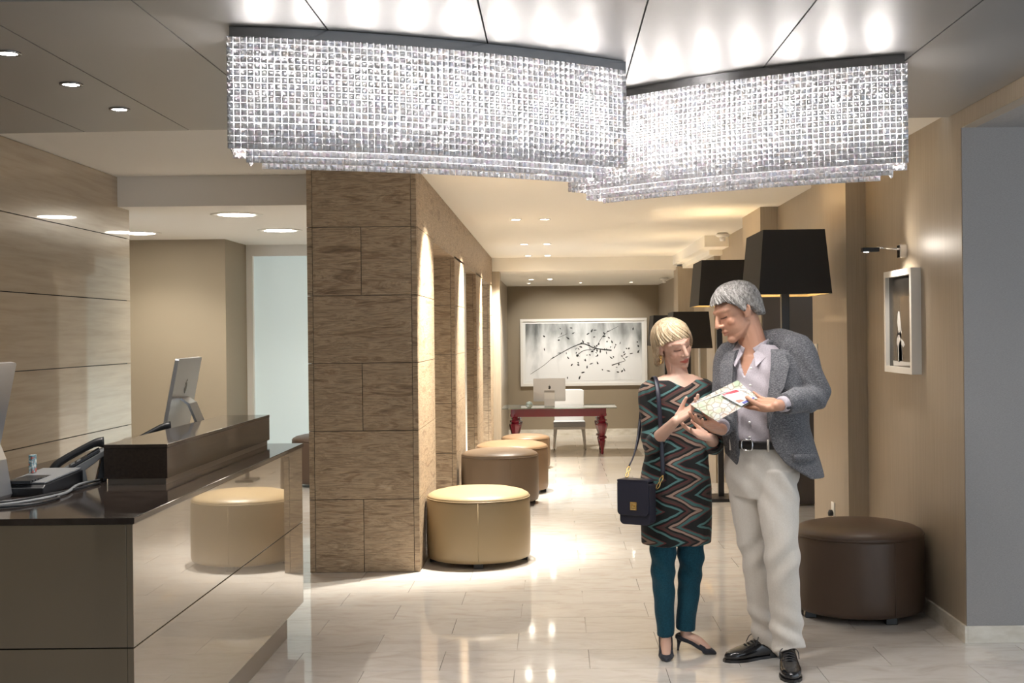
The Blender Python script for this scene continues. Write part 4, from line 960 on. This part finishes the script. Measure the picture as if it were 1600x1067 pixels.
pk = [on_j(.80, math.pi / 2 - q, .022) for q in (.72, 1.0, 1.25, 1.42)]
obj('pocket_flap', MB().geo(strip([p for p in pk], .020, nrm(fM + lM * .5), .006)), jkM, blazer)
for i in range(4):
    c = LW + (LE - LW) * (.24 + .045 * i) + np.array((0, -.047, -.018)); obj('cuff_button', MB().geo(ellipsoid(c, (.007, .005, .007), None, 10, 6)), M['black_plastic'], blazer)
# shoes
shoeM = mat('black_polished_leather', (.010, .010, .012), .18, coat=.5)
def derby(ank, d, name='shoe'):
    d = nrm((d[0], d[1], 0)); sd = np.array((-d[1], d[0], 0)); c = np.array((ank[0], ank[1], 0)) - d * .065
    q = lambda a, b, z: c + d * a + sd * b + Z * z
    t = fuse([loft([(q(0.0, 0, .028), .018, .03, sd, Z), (q(.015, 0, .045), .034, .045, sd, Z), (q(.06, 0, .052), .038, .052, sd, Z), (q(.11, 0, .050), .040, .048, sd, Z), (q(.16, 0, .040), .045, .038, sd, Z), (q(.21, .002, .032), .049, .031, sd, Z), (q(.25, .003, .028), .044, .026, sd, Z), (q(.28, .003, .025), .030, .020, sd, Z), (q(.295, .003, .023), .012, .012, sd, Z)], 28, 2.4),
              tube_geo([q(.05, 0, .07), q(.062, 0, .105)], [(.036, .042), (.036, .044)], 16, 2, sd, False)], .0042, 3, name)
    o = place(t, name, shoeM, man, tuple(c))
    so = [(-.004, -.03), (-.006, .03), (.07, .034), (.12, .036), (.20, .053), (.25, .050), (.285, .034), (.303, .012), (.303, -.008), (.285, -.03), (.25, -.046), (.20, -.050), (.12, -.036), (.07, -.034)]
    obj('sole', MB().prism([tuple(q(a, b, 0)[:2]) for a, b in so], 0, .013), M['lamp_black'], o); obj('heel', MB().prism([tuple(q(a, b, 0)[:2]) for a, b in so[:3] + so[-1:]], 0, .026), M['lamp_black'], o)
    for k in range(4):
        a = .128 + .019 * k; z = float(np.interp(a, [.11, .16, .21], [.100, .081, .066]))
        obj('lace', MB().geo(tube_geo([q(a, -.022, z - .008), q(a + .003, 0, z), q(a, .022, z - .008)], [.003] * 3, 6, 3)), M['black_plastic'], o)
    for sg in (-1, 1): obj('lace', MB().geo(tube_geo([q(.125, 0, .100), q(.125, sg * .020, .112), q(.14, sg * .040, .100), q(.155, sg * .044, .072)], [.0022] * 4, 6, 4)), M['black_plastic'], o)
    return o
derby(LA, (-.12, -1)); derby(RA, (-.92, -.36))

# ------------------------------------------------------------------ the woman in the striped dress
WY = 6.0
def w_(x, y, d=0): return np.array(px(x, y, WY + d))
fW = nrm((.25, -.97, 0)); lW = np.array((-fW[1], fW[0], 0))
wO = w_(1053, 538, -.02); wR = frame((.44, -.86, -.27), (-.34, -.05, .94)); ws = .955
wLH, wLK, wLA = w_(1080, 770, .03), w_(1079, 885, .04), w_(1071, 985, .09)
wRH, wRK, wRA = w_(1037, 770, -.02), w_(1036, 890, .0), w_(1040, 990, .05)
wRS, wRE, wRW = w_(1014, 612, -.02), w_(1021, 692, -.06), w_(1056, 657, -.30)
wLS, wLE, wLW = w_(1103, 610, .05), w_(1116, 692, .02), w_(1109, 684, -.20)
wn = w_(1060, 588, 0)
bp = head_parts(wO, wR, ws, False)
bp += [tube_geo([wn + (0, 0, -.05), wn + (0, 0, .0), wO + wR @ np.array((0, -.028, -.03))], [.062, .050, .049], 20, 4),
       loft(interp_rings([(w_(1058, 770), .15, .10, lW, fW), (w_(1056, 720), .135, .085, lW, fW), (w_(1057, 680), .13, .085, lW, fW), (w_(1058, 640), .145, .10, lW, fW), (w_(1059, 610), .165, .085, lW, fW), (w_(1060, 594), .13, .062, lW, fW), (w_(1060, 585), .07, .05, lW, fW)], 4)),
       tube_geo([wRS, (wRS + wRE) / 2, wRE, wRE + (wRW - wRE) * .32, wRW], [.036, .036, .033, .032, .0225], 14, 4), tube_geo([wLS, (wLS + wLE) / 2, wLE, wLE + (wLW - wLE) * .40, wLW], [.036, .036, .033, .031, .0225], 14, 4),
       tube_geo([wLH, wLK, wLA], [.07, .045, .026], 16, 4), tube_geo([wRH, wRK, wRA], [.07, .045, .026], 16, 4)]
sR = np.array((.512, 5.885, 0)); sL = np.array((.765, 6.02, 0))        # toe points on the floor
for ank, toe in ((wRA, sR), (wLA, sL)):
    g_ = np.array((ank[0], ank[1], 0)); dd = nrm(toe - g_)
    bp.append(tube_geo([ank, ank + Z * -.03 + dd * .01, g_ + dd * .06 + Z * .055, toe - dd * .05 + Z * .024], [.027, .028, .027, .022], 14, 4))
rhD = w_(1088, 634, -.34) - wRW
bp += hand_parts(wRW, rhD, (.15, -.45, .75), .90, [(.15, .3, .2), (.2, .4, .2), (.3, .45, .3), (.4, .5, .3)], (.6, 1.8), .025, -1)
lhD = w_(1076, 673, -.24) - wLW
bp += hand_parts(wLW, lhD, (-.1, -.40, .85), .90, [(.1, .25, .2), (.12, .28, .2), (.15, .3, .2), (.2, .35, .25)], (.5, 1.5), .03, 1)
body = fuse(bp, .0032, 5, 'person')
attr(body, 'tint', head_tint(verts_np(body), wO, wR, ws, False))
wbase = (.6, 6.0, 0)
woman = place(body, 'person', skin_mat('fair_skin', (.68, .43, .33)), None, wbase)
tag(woman, 'smiling blonde woman in chevron dress and teal trousers holding the leaflet', 'person')
hw = hair_mesh(wO, wR, ws, [(-180, -.088, .012), (-140, -.090, .016), (-104, -.088, .014), (-85, -.06, .012), (-70, -.012, .010), (-50, .026, -.002), (-25, .040, -.006), (0, .052, -.008), (25, .056, -.008), (48, .050, -.006), (62, .038, .002), (72, .030, .004), (84, .020, .006), (91, -.05, .014), (98, -.092, .022), (120, -.100, .028), (140, -.098, .024), (180, -.088, .012)], .016, 11, .0024, swirl=75)
obj('hair', hw, hair_mat('platinum_blonde_hair', (.34, .23, .125), (.56, .43, .275), (.72, .60, .43), (7, 7, 2)), woman)
ear = wO + wR @ (np.array((.083, -.006, -.040)) * ws)
obj('earring', MB().geo(ellipsoid(ear, (.007, .007, .008))).geo(ellipsoid(ear - Z * .020, (.006, .006, .012))).geo(tube_geo([ear, ear - Z * .02], [.0025, .0025], 8, 0)), M['gold'], woman)
# chevron dress
drM = mat('chevron_knit', rough=.8, sheen=.15, spec=.25)
def _chev(m):
    p = m.node_tree.nodes['Principled BSDF']; tc = N(m, 'ShaderNodeTexCoord'); s = N(m, 'ShaderNodeSeparateXYZ'); L(m, tc.outputs['Object'], s.inputs[0])
    n = N(m, 'ShaderNodeTexNoise', i_Scale=7, i_Detail=2); L(m, tc.outputs['Object'], n.inputs['Vector'])
    pp = N(m, 'ShaderNodeMath', operation='PINGPONG'); pp.inputs[1].default_value = .30
    ad = N(m, 'ShaderNodeMath', operation='ADD'); ad.inputs[1].default_value = .175 ; L(m, s.outputs['Z'], ad.inputs[0])
    pp2 = N(m, 'ShaderNodeMath', operation='PINGPONG'); pp2.inputs[1].default_value = .074; L(m, ad.outputs[0], pp2.inputs[0])          # sideways V: x shifts with |z|
    mu = N(m, 'ShaderNodeMath', operation='MULTIPLY'); mu.inputs[1].default_value = 2.1; L(m, pp2.outputs[0], mu.inputs[0])
    a2 = N(m, 'ShaderNodeMath', operation='ADD'); L(m, s.outputs['X'], a2.inputs[0]); L(m, mu.outputs[0], a2.inputs[1])
    m2 = N(m, 'ShaderNodeMath', operation='MULTIPLY'); m2.inputs[1].default_value = .10; L(m, n.outputs['Fac'], m2.inputs[0]); a3 = N(m, 'ShaderNodeMath', operation='ADD'); L(m, a2.outputs[0], a3.inputs[0]); L(m, m2.outputs[0], a3.inputs[1])
    dv = N(m, 'ShaderNodeMath', operation='MULTIPLY'); dv.inputs[1].default_value = 4.3; L(m, a3.outputs[0], dv.inputs[0]); fr = N(m, 'ShaderNodeMath', operation='FRACT'); L(m, dv.outputs[0], fr.inputs[0])
    K = (.008, .009, .009); r = ramp(m, [(0, K), (.13, (.075, .17, .165)), (.22, K), (.31, (.10, .028, .026)), (.36, (.06, .035, .03)), (.46, K), (.55, (.30, .20, .155)), (.65, (.06, .03, .026)), (.70, (.05, .125, .12)), (.82, (.10, .03, .028)), (.87, K)], 'CONSTANT')
    L(m, fr.outputs[0], r.inputs[0]); L(m, r.outputs[0], p.inputs['Base Color'])
_chev(drM)
dr = fuse([loft(interp_rings([(w_(1057, 848), .172, .125, lW, fW), (w_(1057, 800), .176, .128, lW, fW), (w_(1056, 750), .174, .126, lW, fW), (w_(1056, 710), .155, .112, lW, fW), (w_(1057, 680), .146, .106, lW, fW), (w_(1058, 645), .158, .116, lW, fW), (w_(1059, 612), .178, .098, lW, fW), (w_(1060, 599), .168, .078, lW, fW), (w_(1060, 593), .125, .066, lW, fW)], 4)),
           tube_geo([wRS + lW * .04 + Z * .014, wRS + Z * -.004, (wRS + wRE) / 2, wRE, wRE + (wRW - wRE) * .32], [.046, .052, .053, .051, .046], 20, 5, None, False),
           tube_geo([wLS - lW * .04 + Z * .014, wLS + Z * -.004, (wLS + wLE) / 2, wLE, wLE + (wLW - wLE) * .40], [.046, .052, .052, .050, .046], 20, 5, None, False)], .0052, 4, 'dress')
creases(dr, .005, lambda a: np.sin(a[:, 2] * 34 + a[:, 0] * 25) * np.exp(-((a[:, 2] - 1.02) / .14) ** 2) + .8 * np.exp(-(np.linalg.norm(a - wRE, axis=1) / .1) ** 2) * np.sin(a[:, 2] * 90) + .5 * np.sin(a[:, 0] * 40) * (a[:, 2] < .9))
# scooped neckline: the cloth stays below it
a = verts_np(dr); rel = (a - wn); lat = rel @ lW; fw_ = rel @ fW
lim = wn[2] + np.where(fw_ > 0, -.050 + .75 * np.abs(lat) ** 1.15, -.018 + .25 * np.abs(lat)); near = np.abs(lat) < .125
a[:, 2] = np.where(near & (a[:, 2] > lim), lim, a[:, 2]); set_verts(dr, a)
dress = place(dr, 'dress', drM, woman, wbase)
tlM = cloth('teal_trouser_cotton', [(.35, (.006, .050, .080)), (.65, (.010, .072, .112))], (1, 1, 1), 150, .8, .08)
tr = fuse([tube_geo([wLH, (wLH + wLK) / 2, wLK, (wLK + wLA) / 2, wLA + Z * .008], [(.08, .074), (.072, .068), (.062, .060), (.054, .052), (.046, .047)], 22, 5, fW, False),
           tube_geo([wRH, (wRH + wRK) / 2, wRK, (wRK + wRA) / 2, wRA + Z * -.005], [(.08, .074), (.072, .066), (.062, .058), (.052, .050), (.042, .042)], 22, 5, fW, False), loft([(w_(1058, 760), .15, .1, lW, fW), (w_(1058, 800), .14, .1, lW, fW)])], .005, 3, 'trousers')
creases(tr, .0045, lambda a: np.exp(-((a[:, 2] - wLK[2]) / .11) ** 2) * np.sin(a[:, 2] * 60 + a[:, 0] * 60) + .4 * np.sin(a[:, 2] * 38 - a[:, 0] * 40))
place(tr, 'trousers', tlM, woman, wbase)
pumpM = mat('navy_suede', (.014, .016, .026), .7, sheen=.2)
def pump(ank, toe):
    g_ = np.array((ank[0], ank[1], 0)); d = nrm(toe - g_); sd = np.array((-d[1], d[0], 0)); Lf = float(np.linalg.norm(toe - g_)); q = lambda a, b, z: g_ + d * a + sd * b + Z * z
    rg = [(-.045, .028, .085, .060), (-.02, .034, .092, .050), (.03, .034, .085, .040), (.07, .034, .058, .020), (.11, .037, .036, .004), (Lf - .06, .038, .034, 0.0), (Lf - .03, .028, .028, 0.0), (Lf - .008, .012, .018, 0.0), (Lf, .004, .010, 0.001)]
    v, f = [], []; n = 14                                      # open-topped slipper: U-shaped sections, closed over the toes
    rings = []
    for a, hw_, zt, zb in rg: rings.append([q(a, hw_ * math.cos(t), zb + (zt - zb) * (0 if False else 1) * .5 * (1 + math.sin(t))) for t in np.linspace(0, 2 * math.pi, n, endpoint=False)])
    t = fuse([loft([(q(a, 0, (zt + zb) / 2), hw_, max(.004, (zt - zb) / 2), sd, Z) for a, hw_, zt, zb in rg], 20, 2.6)], .0035, 2, 'shoe')
    a = verts_np(t); al = (a - g_) @ d; lt = (a - g_) @ sd                                       # scoop the opening
    top = np.where((al > -.035) & (al < Lf - .075), np.interp(al, [-.035, .0, .05, .09, Lf - .075], [.082, .066, .050, .030, .030]) + 8 * lt ** 2, 9); ins = (a[:, 2] > top)
    a[ins, 2] = top[ins]; set_verts(t, a)
    o = place(t, 'shoe', pumpM, woman, tuple(g_))
    obj('heel', MB().geo(tube_geo([q(-.030, 0, .060), q(-.036, 0, .035), q(-.040, 0, 0)], [.017, .008, .0055], 12, 3, None, False)), pumpM, o)
pump(wRA, sR); pump(wLA, sL)

# ------------------------------------------------------------------ handbag and leaflet
bg = thing('handbag', 'small navy shoulder bag with gold clasp hanging at woman\'s hip', 'handbag', tuple(w_(1001, 815, -.17)))
u_ = nrm((.88, -.47, 0)); v_ = np.cross(Z, u_); bc = w_(998, 781, -.17)
def bag(a, b, c): return bc + u_ * a - v_ * b + Z * c
def slab(w0, w1, t0, t1, z0, z1, r, mt, name, par=bg):
    pts = [(x + (w0 + w1) / 2, z + (z0 + z1) / 2) for x, z in rrect(w1 - w0, z1 - z0, r)]
    return obj(name, MB().extrude([bag(x, t0, z) for x, z in pts], bag(0, t1, 0) - bag(0, t0, 0)), mt, par, bevel=.003)
slab(-.082, .072, -.035, .035, -.112, .085, .022, M['navy'], 'body')
fl_ = slab(-.090, .068, .036, .046, -.068, .098, .02, M['navy'], 'flap'); slab(-.090, .068, -.036, .046, .086, .098, .005, M['navy'], 'flap_top')
slab(-.022, .012, .0465, .052, -.042, -.004, .002, M['gold'], 'clasp'); slab(-.014, .004, .0525, .055, -.030, -.016, .003, M['gold'], 'clasp_knob')
st = MB().geo(tube_geo([w_(1036, 742, -.145), w_(1034, 700, -.15), w_(1031, 650, -.155), w_(1028, 612, -.135), w_(1024, 590, -.075), w_(1018, 594, .02), w_(1005, 625, .10), w_(1001, 660, .09)], [(.011, .003)] * 8, 10, 6, lW, False)); obj('strap', st, M['navy'], bg)
obj('strap_end', MB().geo(tube_geo([w_(1001, 655, .085), w_(997, 685, .02), w_(990, 712, -.06), w_(983, 728, -.11)], [(.010, .003), (.008, .003), (.004, .003), (.004, .003)], 8, 4, lW, False)), M['navy'], bg)
for p0, p1 in ((w_(1036, 742, -.145), w_(1026, 764, -.15)), (w_(983, 728, -.11), w_(979, 746, -.15))):
    dv = p1 - p0; obj('clip', MB().geo(tube_geo([p0, p0 + dv * .3 + u_ * .008, p0 + dv * .55 + u_ * .004, p0 + dv * .8 + u_ * .008, p1, p0 + dv * .8 - u_ * .007, p0 + dv * .5 - u_ * .003, p0 + dv * .3 - u_ * .008, p0], [.0028] * 9, 8, 3)), M['gold'], bg)

MAPY = 5.60
def q_(x, y, d=0): return np.array(px(x, y, MAPY + d))
lf = thing('leaflet', 'folded city map leaflet with photos held open by the couple', 'leaflet', tuple(q_(1125, 655)))
def sheet(cs, nu, nv, sag, th=.0016):
    """bilinear paper sheet (four corners) with a bend"""
    v = []; n0 = nrm(np.cross(cs[1] - cs[0], cs[3] - cs[0]))
    for layer in (0, 1):
        for j in range(nv + 1):
            for i in range(nu + 1):
                s_, t_ = i / nu, j / nv; p = cs[0] * (1 - s_) * (1 - t_) + cs[1] * s_ * (1 - t_) + cs[2] * s_ * t_ + cs[3] * (1 - s_) * t_
                v.append(p + n0 * (sag * math.sin(math.pi * s_) * (.4 + .6 * t_) + th * layer))
    w2 = nu + 1; off = w2 * (nv + 1); f = []
    for j in range(nv):
        for i in range(nu): f += [(j * w2 + i, j * w2 + i + 1, (j + 1) * w2 + i + 1, (j + 1) * w2 + i), (off + j * w2 + i, off + (j + 1) * w2 + i, off + (j + 1) * w2 + i + 1, off + j * w2 + i + 1)]
    for i in range(nu):
        for j in (0, nv): f.append((j * w2 + i, off + j * w2 + i, off + j * w2 + i + 1, j * w2 + i + 1))
    for j in range(nv):
        for i in (0, nu): f.append((j * w2 + i, (j + 1) * w2 + i, off + (j + 1) * w2 + i, off + j * w2 + i))
    return MB().add(v, f, False)
mpM = mat('printed_street_map', (.7, .7, .62), .55)
def _map(m):
    p = m.node_tree.nodes['Principled BSDF']; tc = N(m, 'ShaderNodeTexCoord'); n = N(m, 'ShaderNodeTexNoise', i_Scale=16, i_Detail=3); L(m, tc.outputs['Object'], n.inputs['Vector'])
    r = ramp(m, [(.35, (.30, .37, .25)), (.46, (.42, .40, .32)), (.55, (.38, .42, .43)), (.66, (.45, .34, .27))]); L(m, n.outputs['Fac'], r.inputs[0])
    v = N(m, 'ShaderNodeTexVoronoi', feature='DISTANCE_TO_EDGE', i_Scale=34); L(m, tc.outputs['Object'], v.inputs['Vector'])
    r2 = ramp(m, [(0, (.35, .30, .30)), (.05, (.62, .45, .30)), (.09, (1, 1, 1))]); L(m, v.outputs['Distance'], r2.inputs[0])
    mx = N(m, 'ShaderNodeMix', data_type='RGBA', blend_type='MULTIPLY'); mx.inputs[0].default_value = .75; L(m, r.outputs[0], mx.inputs[6]); L(m, r2.outputs[0], mx.inputs[7]); L(m, mx.outputs[2], p.inputs['Base Color'])
_map(mpM)
A0, A1, A2, A3 = q_(1080, 633, .02), q_(1152, 609, .06), q_(1183, 624, -.03), q_(1120, 658, -.05)
# front page, back page and the folded edge
pg = obj('front_page', sheet([A0, A3, A2, A1], 8, 6, -.004), mpM, lf)
obj('back_page', sheet([q_(1078, 631, .035), q_(1120, 655, -.02), q_(1181, 618, .02), q_(1153, 594, .09)], 8, 6, -.006), mpM, lf)
obj('fold_edge', MB().geo(tube_geo([A0 + Z * .002, A1 + Z * .003, A2 + Z * .003], [.0022] * 3, 6, 3)), M['paper'], lf)
nF = nrm(np.cross(A3 - A0, A1 - A0)); 
if nF[1] > 0: nF = -nF
def on_pg(s_, t_): return A0 * (1 - s_) * (1 - t_) + A1 * s_ * (1 - t_) + A2 * s_ * t_ + A3 * (1 - s_) * t_ + nF * .009
for nm, (s0, s1, t0, t1), c in (('white_column', (.62, .985, .02, .97), (.50, .50, .50)), ('red_heading', (.64, .95, .05, .22), (.45, .03, .05)), ('photo_block', (.72, .93, .42, .58), (.12, .11, .12)), ('photo_block', (.66, .95, .62, .80), (.30, .12, .07)), ('blue_footer', (.70, .97, .84, .95), (.03, .04, .25))):
    e = nF * (0 if nm == 'white_column' else .0012); pmm = M.setdefault('ink_' + str(c), mat('print_ink', c, .5))
    obj(nm, MB().extrude([on_pg(s0, t0) + e, on_pg(s1, t0) + e, on_pg(s1, t1) + e, on_pg(s0, t1) + e], nF * .0006), pmm, pg)
